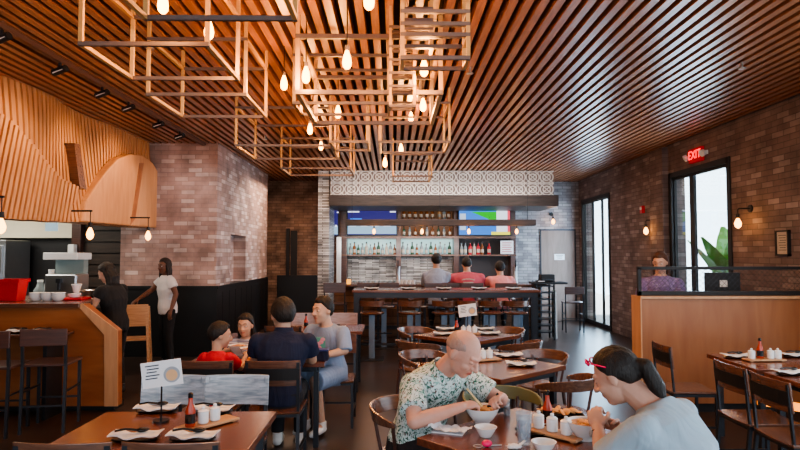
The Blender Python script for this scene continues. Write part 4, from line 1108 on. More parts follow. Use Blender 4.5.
# ------------------------------------------------------------------ staff
blk = cloth('black_cloth', (.010, .010, .012))
person('woman in a black top and trousers working at the counter, seen from the side', (-3.36, 7.35, 0), facing(-1, .25),
       dict(hip=(0, 0, .86), chest=(.0, .03, 1.14), neck=(.0, .07, 1.34), head=(.0, .14, 1.47), yaw=.05, pitch=-.45, elR=(.22, .12, 1.10), wrR=(.12, .34, 1.18), elL=(-.22, .12, 1.10), wrL=(-.06, .36, 1.19), curl=.7,
            knR=(.09, .03, .47), knL=(-.09, .0, .47), anR=(.10, -.02, .09), anL=(-.10, -.05, .09)),
       skinc=(.62, .38, .28), hair='long', top=blk, bottom=blk, voxel=.009, sh=.18, sleeve=.5, fem=True)
wht = cloth('white_cloth', (.72, .68, .68))
t, H, hR, hs = person('woman in a white t-shirt and black trousers standing by the brick wall', (-3.42, 9.2, 0), facing(-.75, -.65),
       dict(hip=(0, 0, .88), chest=(.0, .02, 1.17), neck=(.0, .03, 1.38), head=(.0, .06, 1.515), yaw=.35, pitch=-.1, elR=(.26, .16, 1.14), wrR=(.18, .38, 1.02), elL=(-.24, -.03, 1.10), wrL=(-.27, .05, .87), curl=.4,
            knR=(.09, .03, .47), knL=(-.09, .02, .47), anR=(.10, -.02, .09), anL=(-.10, -.02, .09)),
       skinc=(.16, .07, .045), hair='braids', hairc=((.015, .008, .006), (.06, .03, .02)), top=wht, bottom=blk, voxel=.009, sh=.175, sleeve=.5, fem=True)
t = thing('high_chair', 'tall pale wooden high chair between the two standing women', 'chair', (-3.62, 8.55, 0), .3)
for x in (-.2, .2):
    for y in (-.2, .2): G().bar((x, y, 0), (x*.75, y*.75, .95), .035).build('leg', 'tray', t)
G().bb(-.17, .17, -.17, .17, .5, .53).build('seat', 'tray', t, bevel=.005); G().bb(-.17, .17, -.17, -.145, .7, 1.0).build('backrest', 'tray', t, bevel=.005)
G().bb(-.18, .18, .1, .16, .72, .75).build('tray_bar', 'tray', t)
purp = wrinkle(pattern('purple_print_cloth', (.16, .12, .28), [((.30, .25, .45), 30, .55)], rough=.8))
person('woman in a purple top standing behind the mesh screen', (3.20, 7.15, 0), facing(-.45, -.85),
       dict(hip=(0, 0, .9), chest=(.0, .03, 1.2), neck=(.0, .06, 1.45), head=(.0, .10, 1.60), yaw=-.15, pitch=-.3, elR=(.22, .10, 1.16), wrR=(.12, .30, 1.18), elL=(-.22, .10, 1.16), wrL=(-.10, .30, 1.18), curl=.5,
            knR=(.09, .03, .47), knL=(-.09, .02, .47), anR=(.10, -.02, .09), anL=(-.10, -.02, .09)),
       skinc=(.55, .34, .26), hair='long', hairc=((.08, .03, .02), (.16, .07, .04)), top=purp, bottom=blk, voxel=.009, sh=.185, sleeve=.9, fem=True)
# host desk things
t = thing('host_desk', 'dark host desk standing behind the oak wall', 'desk', (3.95, 7.1, 0))
G().bb(-.55, .6, -.3, .25, 1.02, 1.06).build('desktop', 'chairwood', t, bevel=.004)
for x in (-.5, .52): G().bb(x, x+.06, -.28, .23, 0, 1.02).build('side_panel', 'chairwood', t)
G().bb(-.44, .52, -.28, -.26, .3, 1.02).build('front_panel', 'chairwood', t)
p = at(722, 280, 7.1)
t = thing('computer_monitor', 'black computer monitor seen from behind on the host desk', 'monitor', (p.x, 7.1, 1.061), -.1)
G().bb(-.20, .20, -.02, .02, .12, .42).build('display_back', 'black', t, bevel=.008); G().bb(-.03, .03, -.01, .04, 0, .2).build('stand', 'black', t); G().bb(-.1, .1, -.07, .1, 0, .015).build('base', 'black', t)
G().bb(-.035, .05, -.024, -.021, .25, .33).build('sticker', 'white_em', t)
G().bb(-.10, .10, -.024, -.021, .16, .168).build('light_bar', emis('green_led', (.2, 1, .4), 1.2), t)
t = thing('cash_terminal', 'small black terminal beside the monitor on the host desk', 'terminal', (at(698, 284, 7.1).x, 7.1, 1.061))
G().bb(-.05, .05, -.05, .05, 0, .12).build('terminal_body', 'black', t, bevel=.01); G().bb(-.035, .035, -.055, -.05, .06, .1).build('keypad', 'steel', t)
t = thing('visitor_book', 'pale blue papers spread on the host desk', 'papers', (at(689, 286, 7.1).x, 7.1, 1.061), .2)
G().bb(-.12, .12, -.1, .1, 0, .02).build('paper_stack', plain('pale_cyan', (.4, .62, .68), .7), t); G().bar((-.1, .05, .03), (.05, .08, .05), .012).build('pen', 'green', t)

# ------------------------------------------------------------------ right wall fixtures
p = ray(695, 155); s_ = (XR-.06)/p.x; c = CAM+p*s_
t = thing('exit_sign', 'lit red EXIT sign with side lamps high on the right brick wall', 'sign', (XR-.04, c.y, c.z))
G().bb(-.03, .03, -.19, .19, -.11, .11).build('housing', plain('exit_housing', (.25, .01, .01), .5, emit=(1, .0, .01), es=.12), t, bevel=.006)
cu = bpy.data.curves.new('exit_text', 'FONT'); cu.body = 'EXIT'; cu.size = .19; cu.align_x = 'CENTER'; cu.align_y = 'CENTER'; cu.extrude = .003
to = bpy.data.objects.new('t', cu); C.objects.link(to); dg = bpy.context.evaluated_depsgraph_get(); me = bpy.data.meshes.new_from_object(to.evaluated_get(dg)); bpy.data.objects.remove(to)
o = mobj('lettering', me, 'exit', t); o.location = (-.034, 0, 0); o.rotation_euler = (PI/2, 0, -PI/2)
for s_ in (-1, 1): G().cyl((-.02, s_*.26, 0), (-.06, s_*.27, -.02), .05, .055, n=16).bb(-.01, .03, s_*.26-.04 if s_ > 0 else s_*.26-.04, s_*.26+.04, -.03, .03).build('lamp_head', 'white_em', t, smooth=True)
p = ray(642, 209.5); c = CAM+p*((XR-.03)/p.x)
t = thing('fire_alarm', 'small red fire alarm on the right brick wall', 'alarm', (XR-.02, c.y, c.z))
G().bb(-.03, .0199, -.06, .06, -.07, .07).build('casing', 'red', t, bevel=.006); G().cyl((-.03, 0, .02), (-.045, 0, .02), .03, n=16).build('strobe', 'white_em', t)
def sconce():
    t = thing('wall_sconce', '', 'lamp')
    G().cyl((.0, 0, .18), (-.02, 0, .18), .05, n=18).build('wall_plate', 'black', t)
    G().tube([(-.02, 0, .18), (-.16, 0, .18), (-.18, 0, .16), (-.18, 0, .10)], .009).build('arm', 'black', t, smooth=True)
    G().cyl((-.18, 0, .11), (-.18, 0, .05), .022, .028, n=14).build('socket', 'black', t, smooth=True)
    G().lathe([(.014, .05), (.03, .02), (.045, -.02), (.036, -.06), (.008, -.085)], (-.18, 0, 0), 14).build('bulb', 'bulbsmall', t, smooth=True)
    return t
lights = []
for u, v, lb in ((646, 230, 'black sconce with glowing bulb on the right wall above the woman in purple'), (738, 222, 'black sconce with glowing bulb between the tall window and framed notice')):
    p = ray(u, v); c = CAM+p*((XR-.18)/p.x); place('sconce', sconce, (XR-.001, c.y, c.z), 0, lb); lights.append((XR-.2, c.y, c.z-.0, 5))
p = at(553, 221, YB-.2); place('sconce', sconce, (p.x, YB-.035, p.z), PI/2*-1+PI, 'black sconce with glowing bulb above the back door'); lights.append((p.x, YB-.25, p.z, 4))
p = ray(782, 243); c = CAM+p*((XR-.03)/p.x)
t = thing('framed_notice', 'black framed certificate on the right brick wall', 'frame', (XR-.02, c.y, c.z))
wv, hv = .125, .155
g = G(); g.bb(-.02, .018, -wv, wv, hv-.02, hv); g.bb(-.02, .018, -wv, wv, -hv, -hv+.02); g.bb(-.02, .018, -wv, -wv+.02, -hv, hv); g.bb(-.02, .018, wv-.02, wv, -hv, hv); g.build('frame', 'black', t)
G().bb(-.005, .015, -wv+.02, wv-.02, -hv+.02, hv-.02).build('paper', 'label', t)
g = G()
for k in range(7): g.bb(-.008, -.005, -.07+.01*(k % 2), .07-.012*(k % 3), .09-.03*k, .097-.03*k)
g.build('printed_lines', 'steel', t)

# ------------------------------------------------------------------ bar area
cz = lambda v, Y: 1.7+(254-v)*Y/600
cx = lambda u, Y: (u-393)*Y/600
t = thing('bar_canopy', 'long dark beamed bar canopy faced with silver lattice tiles', 'canopy')
x0, x1 = cx(330, 13.3), cx(555, 13.3)
zb, zt = cz(195, 13.3), ZC-.005
G().bb(x0, x1, 13.34, 14.9, zb, zt).build('canopy_box', plain('canopy_dark', (.24, .20, .18), .6), t)
G().bb(x0-.02, cx(559, 13.3), 13.24, 14.9, cz(206, 13.3), zb).build('beam', 'beam', t, bevel=.006)
g = G(); cw = .30; nC = int((x1-x0)/cw); cw = (x1-x0)/nC; hh = (zt-zb)/2
for r_ in range(2):
    zc = zb+hh*(r_+.5)
    for k in range(nC):
        xc = x0+cw*(k+.5)
        for (rx, rz_) in ((cw*.50, hh*.50), (cw*.30, hh*.30)):
            rows = []
            for i in range(21):
                a = 2*PI*i/20; ca, sa = math.cos(a), math.sin(a)
                rows.append([(xc+ca*rx, 13.30, zc+sa*rz_), (xc+ca*(rx-.022), 13.30, zc+sa*(rz_-.022)), (xc+ca*(rx-.022), 13.338, zc+sa*(rz_-.022)), (xc+ca*rx, 13.338, zc+sa*rz_)])
            g.ring(rows, cap=False)
        g.bar((xc-cw/2, 13.32, zc-hh/2), (xc+cw/2, 13.32, zc+hh/2), .02, .02); g.bar((xc-cw/2, 13.32, zc+hh/2), (xc+cw/2, 13.32, zc-hh/2), .02, .02)
for k in range(3): g.bb(x0, x1, 13.30, 13.338, zb+hh*k-.012 if k else zb, zb+hh*k+.012 if k < 2 else zt)
g.build('lattice_tiles', plain('silver_tile', (.80, .77, .74), .3, .2), t)
# silver pilaster at left, grey column
S('trim_8', G().bb(cx(318, 13.4), cx(329, 13.4), 13.4, 14.6, 0.001, ZC), ['silver'])
t = thing('bar_post', 'pale square post at the left end of the back bar', 'post', (cx(339, 14.2), 14.2, 0))
G().bb(-.05, .05, -.05, .05, 0, 2.1).build('shaft', 'white_em', t); G().bb(-.08, .08, -.08, .08, 0, .12).build('foot', 'steel', t)
# back bar shelving
Yb = 14.95
t = thing('back_bar_shelving', 'dark shelving frame of the back bar with lit mirror panels', 'shelving')
for (ua, ub) in ((336, 347), (396, 401), (454, 459), (511, 516)): G().bb(cx(ua, Yb), cx(ub, Yb), Yb, YB-.05, .9, cz(205, Yb)).build('upright', 'chairdark', t)
for (v0, v1, ua, ub) in ((236, 238.5, 341, 516), (219, 220.5, 401, 455), (254.5, 256, 341, 516)):
    G().bb(cx(ua, Yb), cx(ub, Yb), Yb-.04, YB-.05, cz(v1, Yb), cz(v0, Yb)).build('shelf', 'chairwood', t)
G().bb(cx(347, Yb), cx(454, Yb), YB-.06, YB-.05, cz(254, Yb), cz(239, Yb)).build('mirror', plain('mirror_teal', (.22, .36, .36), .15, emit=(.45, .85, .85), es=.38), t)  # window reflection in the mirror painted as a teal glow
G().bb(cx(401, Yb), cx(454, Yb), YB-.06, YB-.05, cz(236, Yb), cz(206, Yb)).build('upper_back_panel', plain('warm_back', (.20, .10, .06), .6, emit=(1, .5, .25), es=.05), t)
G().bb(cx(459, Yb), cx(511, Yb), YB-.06, YB-.05, cz(284, Yb), cz(238, Yb)).build('dark_back_panel', plain('dark_back', (.05, .045, .05), .5), t)
S('trim_9', G().bb(cx(347, Yb), cx(459, Yb), YB-.08, YB-.002, .9, cz(257, Yb)), 'silver')
def bottle():
    t = thing('spirit_bottle', '', 'bottle')
    G().lathe([(.04, 0), (.044, .01), (.044, .17), (.036, .20), (.016, .225), (.015, .28)], n=12).build('bottle_body', 'amber', t, smooth=True)
    G().lathe([(.0445, .05), (.0447, .13)], n=12).build('label', 'label', t, smooth=True)
    G().lathe([(.018, .275), (.018, .31), (.01, .315)], n=10).build('cap', 'blackgl', t, smooth=True)
    return t
btypes = {'amber': bottle()}
btypes['amber'].location = (cx(404, Yb), Yb+.1, cz(219, Yb)); tag(btypes['amber'], 'amber bottle with pale label on the top shelf above the bar', 'bottle', 'amber bottles on the top shelf')
def bcopy(x, y, z, mat, label, group, sc=1):
    o = dup(btypes['amber'], (x, y, z), 0, label, group)
    o.scale = (sc, sc, sc)
    if mat != 'amber':
        for c in o.children:
            if c.name.startswith('bottle_body'):
                if mat not in bm_: nm = c.data.copy(); nm.materials[0] = M[mat]; bm_[mat] = nm
                c.data = bm_[mat]
    return o
bm_ = {}
for k in range(1, 6): bcopy(cx(404+5.8*k, Yb), Yb+.1, cz(219, Yb), 'amber', 'amber bottle with pale label on the top shelf above the bar', 'amber bottles on the top shelf')
for k in range(3): bcopy(cx(440+4.6*k, Yb), Yb+.1, cz(219, Yb), ('chips', 'clearb', 'amber')[k], ('golden', 'clear', 'reddish')[k]+' bottle at the right end of the top shelf by the television', 'bottles at the right end of the top shelf')
for k in range(9): bcopy(cx(404+5.8*k, Yb), Yb+.1, cz(236, Yb), ('greenb', 'clearb', 'amber')[k % 3], 'bottle on the second shelf of the back bar in mixed colours', 'bottles on the second back bar shelf', .85)
for k in range(12): bcopy(cx(350+4.05*k, Yb), Yb+.12, cz(254.5, Yb), ('clearb', 'amber', 'greenb', 'clearb', 'label')[k % 5], 'spirit bottle in front of the left mirror of the back bar', 'bottles before the left mirror', (.9, 1.0, .8)[k % 3])
for k in range(11): bcopy(cx(403+4.7*k, Yb), Yb+.12, cz(254.5, Yb), ('clearb', 'clearb', 'greenb', 'amber')[k % 4], 'spirit bottle in front of the middle mirror of the back bar', 'bottles before the middle mirror', (1, .85)[k % 2])
for k, u in enumerate((462, 466, 471, 475, 479, 483, 490)): bcopy(cx(u, Yb), Yb+.12, cz(254.5, Yb), ('clearb', 'clearb', 'red', 'label', 'red', 'amber', 'red')[k], 'spirit bottle on the dark shelf under the right television', 'bottles under the right television', 1)
p = (cx(507, Yb), Yb+.05, cz(247, Yb))
t = thing('bar_notice', 'white notice with red lines at the right end of the back bar shelf', 'notice', (p[0], Yb-.02, cz(254, Yb)))
G().bb(-.16, .16, 0, .02, 0, .33).build('board', 'paper', t); g = G()
for k in range(5): g.bb(-.12, .12-.03*(k % 2), -.004, 0, .27-.055*k, .285-.055*k)
g.build('printed_lines', 'red', t)
# lower back counter with glasses
t = thing('back_counter', 'low dark working counter behind the bar', 'counter')
G().bb(cx(341, Yb), cx(516, Yb), 14.55, 15.25, .0, .88).build('cabinet', 'chairdark', t); G().bb(cx(340, Yb), cx(517, Yb), 14.5, 15.3, .88, .92).build('worktop', 'stain', t)
def bglass():
    t = thing('drinking_glass', '', 'glass'); G().lathe([(.03, 0), (.04, .13), (.037, .13), (.028, .01), (0, .01)], n=12).build('glass_wall', 'clearb', t, smooth=True); return t
for k in range(12): place('bglass', bglass, (cx(350+5*k, 14.8), 14.75, .921), 0, 'glass lined up on the back counter behind the bar', 'glasses on the back counter')
# TVs
def tv(u0, u1, v0, v1, Y, label, kind):
    xa, xb, za, zb = cx(u0, Y), cx(u1, Y), cz(v1, Y), cz(v0, Y)
    t = thing('television', label, 'television', ((xa+xb)/2, Y, (za+zb)/2)); w, h = (xb-xa)/2, (zb-za)/2
    G().bb(-w, w, 0, .06, -h, h).build('casing', 'black', t, bevel=.006)
    G().bb(-.15, .15, .06, .3, -.1, .1).build('wall_mount', 'steel', t)
    if kind == 'sport':
        s_ = G().bb(-w+.03, w-.03, -.004, 0, -h+.03, h-.03).build('screen', emis('screen_blue', (.05, .26, .85), .7), t)
        G().ring([[(-w*.5, y, h*.62), (w*.45, y, h*.62), (w*.45, y, -h*.1)] for y in (-.008, -.005)]).build('picture_area', emis('screen_green', (.01, .55, .02), .7), s_)
        G().bb(w*.45, w-.03, -.010, -.005, -h*.75, h*.7).build('picture_area', emis('screen_pale', (.75, .80, .9), .9), s_)
        G().bb(w*.86, w-.03, -.014, -.011, -h*.75, h*.7).build('picture_area', emis('screen_red', (.8, .08, .12), .9), s_)
        G().bb(w*.25, w-.03, -.014, -.010, -h+.03, -h*.72).build('picture_area', emis('screen_yellow', (.85, .80, .06), .9), s_)
        G().bb(-w+.05, -w*.7, -.010, -.005, -h*.6, h*.5).build('picture_area', emis('screen_grey', (.5, .6, .75), .8), s_)
    else:
        s_ = G().bb(-w+.03, w-.03, -.004, 0, -h+.03, h-.03).build('screen', emis('screen_violet', (.05, .04, .28), .45), t)
        G().bb(-w+.03, w-.03, -.007, -.0045, -h+.05, -h+.25 if h > .3 else -h+.15).build('picture_area', emis('screen_cyan', (.35, .55, .75), .7), s_)
        g = G(); 
        for k in range(4): g.bb(-w*.9+k*w*.45, -w*.9+k*w*.45+w*.28, -.010, -.0075, -h*.35, -h*.22)
        g.bb(-w*.95, -w*.5, -.009, -.006, h*.60, h*.68); g.bb(w*.7, w*.93, -.009, -.006, h*.6, h*.68)
        g.build('picture_area', emis('screen_white', (.8, .85, 1), .9), s_)
        G().bb(-w*.85, -w*.4, -.009, -.006, 0, .07).build('picture_area', emis('screen_deepblue', (.02, .22, .9), 1), s_)
tv(346.5, 397.5, 206.5, 236, 14.78, 'left television with violet picture above the back bar', 'violet')
tv(324.5, 339, 207, 236.5, 14.62, 'narrow violet screen at the far left beside the silver pilaster', 'violet')
tv(458, 511.5, 206, 236, 14.78, 'right television showing a sports game in blue and green', 'sport')
# pendant rail with bulbs
Yr = 12.5
t = thing('pendant_rail', 'long hanging beam over the bar that carries small bulbs', 'light rail', (0, Yr, 0))
G().bb(cx(346, Yr), cx(535.5, Yr), -.1, .1, cz(225.8, Yr), cz(219.6, Yr)).build('beam', 'beam', t, bevel=.005)
for u in (352, 440, 528): G().bar((cx(u, Yr), 0, cz(219.6, Yr)), (cx(u, Yr), 0, ZC), .009).build('hanger_rod', 'black', t)
def railbulb():
    t = thing('rail_bulb', '', 'bulb')
    G().cyl((0, 0, .20), (0, 0, .10), .022, .026, n=12).build('socket', 'black', t, smooth=True)
    G().lathe([(.02, .10), (.045, .05), (.055, 0), (.04, -.05), (.01, -.075)], n=14).build('glass_bulb', 'bulbsmall', t, smooth=True); return t
for u, lb in ((374, 'first small bulb from the left under the bar beam'), (422, 'second small bulb from the left under the bar beam'), (469, 'third small bulb under the bar beam, before the sports television'), (517, 'rightmost small bulb under the bar beam')):
    place('railbulb', railbulb, (cx(u, Yr), Yr, cz(225.8, Yr)-.125), 0, lb).scale = (.62, .62, .62); lights.append((cx(u, Yr), Yr-.15, cz(232, Yr), 4))
# bar counter
t = thing('bar_counter', 'long bar counter with brown block front and dark top', 'bar', (0, 0, 0))
G().bb(cx(334, 12.2), cx(543, 12.2), 12.42, 13.0, 0, 1.04).build('counter_front', 'barfront', t)
G().bb(cx(332, 12.2), cx(546, 12.2), 12.15, 13.05, 1.04, 1.085).build('countertop', 'chairwood', t, bevel=.006)
G().tube([(cx(336, 12.2), 12.33, .2), (cx(541, 12.2), 12.33, .2)], .025).build('foot_rail', 'steel', t, smooth=True)
for u, lb in ((349, 'orange glowing candle holder at the left end of the bar'),):
    t = thing('candle_holder', lb, 'candle', (cx(u, 12.3), 12.3, 1.086)); G().lathe([(.03, 0), (.045, .02), (.045, .09), (.03, .1)], n=14).build('holder', emis('candle_glow', (1, .4, .05), 1.2), t, smooth=True); G().cyl((0, 0, .1), (0, 0, .11), .02).build('rim', 'black', t)
for k in range(5): place('cup', lambda: (lambda t: (G().lathe([(.03, 0), (.042, .08), (.038, .08), (.0, .01)], n=12).build('cup_body', 'white', t, smooth=True), t)[1])(thing('white_cup', '', 'cup')), (cx(398+3.9*k, 12.4), 12.4+.06*(k % 2), 1.086), 0, 'white cup in the row on the middle of the bar', 'white cups on the bar')
for u, lb in ((398, 'pale steel beer tap tower left of the man in light grey'), (515, 'pale steel tap tower right of the woman in coral')):
    t = thing('tap_tower', lb, 'tap', (cx(u, 12.8), 12.8, 1.086)); G().lathe([(.06, 0), (.045, .03), (.045, .32), (.05, .35), (.0, .36)], n=16).build('column', 'stain', t, smooth=True); G().bar((0, -.04, .28), (0, -.12, .26), .02).build('spout', 'stain', t); G().bar((0, -.05, .33), (0, -.06, .48), .025).build('handle', 'black', t)
for u in (336, 369, 388, 452): place('barchair', bar_chair, (cx(u, 11.55), 11.55, 0), 0, {336: 'empty bar chair at the left end of the bar', 369: 'second empty bar chair from the left at the bar', 388: 'third empty bar chair from the left at the bar', 452: 'empty bar chair between the man in light grey and the man in red'}[u]).scale = (1, 1, 1)
for u, w in ((434.5, 'man in light grey'), (470.5, 'man in red'), (504, 'woman in coral')): place('barchair', bar_chair, (cx(u, 11.4), 11.4, 0), 0, 'bar chair on which the %s sits' % w).scale = (1, 1, 1)
def barJ(hd, nk, **k):
    J = dict(hs=1.12, hip=(0, 0, .80), chest=(0, .05, 1.10), neck=(0, .10, nk), head=(0, .13, hd), elR=(.26, .20, 1.14), wrR=(.12, .46, 1.14), elL=(-.26, .20, 1.14), wrL=(-.12, .46, 1.14), curl=.5,
             knR=(.11, .40, .80), knL=(-.11, .40, .80), anR=(.11, .36, .38), anL=(-.11, .36, .38), hem=-.14); J.update(k); return J
lg = cloth('light_grey_cloth', (.34, .38, .48)); cor = cloth('coral_cloth', (.85, .30, .28)); rd = cloth('faded_red_cloth', (.55, .10, .13))
person('man in a light grey shirt seated at the bar with his back to us', (cx(436, 11.42), 11.42, 0), -.12, barJ(1.575, 1.42, yaw=.2, elR=(.30, .16, 1.16), wrR=(.34, .42, 1.16)), top=lg, bottom=jean, voxel=.010, sh=.20, sleeve=1.7, build_=1.05)
person('broad man in a faded red shirt seated at the bar in the middle', (cx(467.5, 11.42), 11.42, 0), 0, barJ(1.495, 1.345, pitch=-.3, elR=(.29, .20, 1.08), elL=(-.30, .18, 1.10), wrL=(-.28, .42, 1.14)), top=rd, bottom=jean, voxel=.010, sh=.22, sleeve=.9, build_=1.22)
person('woman in a coral shirt seated rightmost at the bar', (cx(501, 11.42), 11.42, 0), 0, barJ(1.42, 1.275, pitch=-.2), top=cor, bottom=jean, voxel=.010, sh=.18, sleeve=.9, build_=1.08, fem=True, hair='short')
for (ux, zc, yb_, w_, lb) in ((467.5, 1.20, .205, .12, 0), (501, 1.10, .165, .09, 0)):
    pr = [o for o in C.objects if o.name.startswith('person') and abs(o.location.x-cx(ux, 11.42)) < .01 and abs(o.location.y-11.42) < .01][0]
    sh_ = [c for c in pr.children if c.name.startswith('shirt')][0]
    pts = [Vector(v.co) for v in sh_.data.vertices]
    def bk(x, z):
        return min([p.y for p in pts if abs(p.x-x) < .02 and abs(p.z-z) < .02] or [-.1])-.004
    g = G()
    for k in range(3):
        z = zc-.045*k; n_ = 8; L_ = w_*(1, .8, .9)[k]
        ring = []
        for i in range(n_+1):
            x = -L_+2*L_*i/n_; zz = z+.02*(1-(x/L_)**2)*(1 if k == 0 else 0); y = bk(x, zz)
            ring.append([(x, y, zz), (x, y+.01, zz), (x, y+.01, zz+.018), (x, y, zz+.018)])
        g.ring(ring)
    g.build('faded_print', 'label', sh_)
# tall communal table
YT = 10.0
t = thing('communal_table', 'long tall communal table with dark steel legs in front of the bar', 'table', (0, 0, 0))
xa, xb = cx(352, YT), cx(541, YT)
G().bb(xa, xb, YT, YT+.75, 1.055, 1.10).build('tabletop', 'table', t, bevel=.005)
for x in (xa+.03, xb-.16):
    for y in (YT+.04, YT+.64): G().bb(x, x+.09, y, y+.07, 0, .97).build('leg', 'steel', t)
G().bb(xa+.03, xb-.07, YT+.03, YT+.08, .97, 1.055).bb(xa+.03, xb-.07, YT+.67, YT+.72, .97, 1.055).bb(xa+.03, xa+.1, YT+.08, YT+.67, .97, 1.05).bb(xb-.16, xb-.07, YT+.08, YT+.67, .97, 1.05).build('apron', 'steel', t)
G().bb(xa+.12, xb-.16, YT+.34, YT+.38, .14, .18).build('foot_bar', 'steel', t)
for k, u in enumerate((372, 410, 444, 468, 492, 516)): place('stool', bar_stool, (cx(u, 9.75), 9.8, 0), 0, 'bar stool on the near side of the tall communal table, %s from the left' % ('first', 'second', 'third', 'fourth', 'fifth', 'sixth')[k])
for k, u in enumerate((384, 418, 452, 486, 520)): place('stool', bar_stool, (cx(u, 10.9), 10.98, 0), PI, 'bar stool on the bar side of the tall communal table, %s from the left' % ('first', 'second', 'third', 'fourth', 'fifth')[k])
for k, u in enumerate((372, 408, 443, 478, 512)): setting(cx(u, 10.3), 10.2, 0, 1.101, 'on the tall communal table, %s from the left' % ('first', 'second', 'third', 'fourth', 'fifth')[k])
# service stand right of bar
t = thing('service_stand', 'black shelved service stand right of the tall table', 'stand', (cx(547, 11.8), 12.1, 0))
for x in (-.19, .15): 
    for y in (-.2, .17): G().bb(x, x+.03, y, y+.03, 0, 1.16).build('post', 'black', t)
for k in range(8): G().bb(-.17, .16, -.19, .19, .14+.13*k, .16+.13*k).build('shelf', 'steel', t)
G().bb(-.24, .42, -.25, .25, 1.10, 1.14).build('top', 'black', t, bevel=.004)
G().bb(.20, .23, -.15, .15, .02, .95).build('side_panel', 'white_em', t)
t = thing('receipt_printer', 'black machine on top of the service stand', 'machine', (cx(549, 11.9), 12.1, 1.141)); G().bb(-.14, .14, -.12, .12, 0, .15).build('machine_body', 'black', t, bevel=.015); G().bb(-.10, .10, -.13, -.12, .04, .06).build('slot', 'steel', t)
t = thing('paper_folder', 'flat dark folder with pale edge on the left of the service stand', 'folder', (cx(540, 12.1), 12.1, 1.141)); G().bb(-.07, .07, -.12, .12, 0, .03).build('cover', 'black', t); G().bb(-.065, .065, -.125, -.12, .008, .022).build('pages', 'paper', t)
o = place('barchair', bar_chair, (cx(573, 13.2), 13.25, 0), -.1, 'lone dark metal chair standing by the folding glass door'); o.scale = (1, 1, .85)

# ------------------------------------------------------------------ ceiling track and spots
t = thing('ceiling_track', 'long dark lighting track fixed under the slats at the left', 'light track', (-3.16, 0, 0))
G().bb(-.03, .03, 3.0, 10.0, ZC-.05, ZC-.002).build('rail', 'track', t); G().bb(-.05, .05, 2.9, 3.0, ZC-.06, ZC-.002).build('end_cap', 'black', t)
def spot():
    t = thing('track_spotlight', '', 'spotlight')
    G().bar((0, 0, .0), (0, 0, -.05), .02).build('bracket', 'black', t)
    G().cyl((-.07, .02, -.09), (.07, -.02, -.055), .033, n=16).build('lamp_head', 'black', t, smooth=True)
    G().bar((-.06, -.014, -.10), (.05, -.044, -.07), .004, .010).build('trim_ring', 'white_em', t)
    return t
for k, (u, v) in enumerate(((0, 33), (54, 66), (101, 90), (130, 105), (160, 122), (188, 134))):
    Yk = (ZC-.09-1.7)*600/(254-v)
    place('spot', spot, (-3.16, Yk, ZC-.05), 0, 'black spotlight on the ceiling track, %s from the camera' % ('first', 'second', 'third', 'fourth', 'fifth', 'sixth')[k])
# ceiling sprinklers
def sprk():
    t = thing('ceiling_sprinkler', '', 'sprinkler'); G().cyl((0, 0, 0), (0, 0, -.06), .012).build('pipe', 'stain', t); G().cyl((0, 0, -.06), (0, 0, -.07), .035, n=14).build('deflector', 'stain', t); return t
for u, v, lb in ((150, 48, 'small pale sprinkler among the left slats'), (470, 73, 'small sprinkler right of the pendant frames'), (742, 68, 'small sprinkler near the top right of the ceiling'), (265, 139, 'small sprinkler above the left brick wall')):
    p = atz(u, v, ZC-.06); place('sprk', sprk, (p.x, p.y, ZC), 0, lb)
p = atz(795, 84, ZC-.1)
# ------------------------------------------------------------------ pendant frames
TW = .025
def pframe(label, x0, x1, y0, y1, h0=1.25, h1=1.69, rungs=(), w=TW):
    t = thing('box_chandelier', label, 'chandelier', (x0, y0, 0)); X, Y = x1-x0, y1-y0; z0, z1 = 1.7+h0, 1.7+h1
    w_ = w/2
    for z in (z0, z1)+tuple(rungs):
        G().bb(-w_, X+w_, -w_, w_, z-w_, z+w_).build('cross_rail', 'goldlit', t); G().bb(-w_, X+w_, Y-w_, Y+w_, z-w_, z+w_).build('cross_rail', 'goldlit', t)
        G().bb(-w_, w_, w_, Y-w_, z-w_, z+w_).build('side_rail', 'gold', t); G().bb(X-w_, X+w_, w_, Y-w_, z-w_, z+w_).build('side_rail', 'gold', t)
    for x in (0, X):
        for y in (0, Y): G().bb(x-w_*.98, x+w_*.98, y-w_*.98, y+w_*.98, z0-w_*.9, ZC).build('upright', 'gold', t)
pframe('bronze tube frame at top left with two bulbs, nearest the left wall', -1.86, -1.11, 3.54, 4.24)
pframe('bronze tube frame at the top edge of the photo, closest overhead', -1.31, -.52, 2.3, 3.14)
pframe('large bronze tube frame in the middle with the thick uprights', -.74, .37, 4.6, 5.68, w=.034)
pframe('bronze tube frame slightly behind and left of the large middle one', -.855, -.04, 5.13, 5.55, 1.30, 1.72)
pframe('bronze tube frame behind the top left one, near the brick wall', -1.92, -1.16, 4.67, 5.43)
pframe('bronze tube frame above the brick corner, farther left', -1.81, -.72, 6.88, 7.85)
pframe('farthest left bronze tube frame before the silver canopy', -1.63, -.62, 8.72, 9.49)
pframe('bronze tube frame right of centre before the bar canopy', -.15, .63, 6.64, 7.35)
pframe('small high bronze tube frame at the top right of the cluster', .06, .48, 3.77, 3.99, 1.25, 1.55, (3.10, 3.17))
pframe('narrow ladder like bronze frame with many rungs', .08, .27, 4.14, 4.34, 1.45, 1.72, (3.22, 3.28, 3.34))
pframe('small bronze tube frame in the middle distance', -.70, -.29, 6.64, 7.2)
pframe('slim laddered bronze frame left of the narrow ladder one', -.02, .16, 4.42, 4.52, 1.10, 1.70, (2.95, 3.05, 3.15, 3.25), .02)
pframe('distant bronze frame hanging close to the lattice canopy', .0, .62, 9.6, 10.3, 1.25, 1.6)
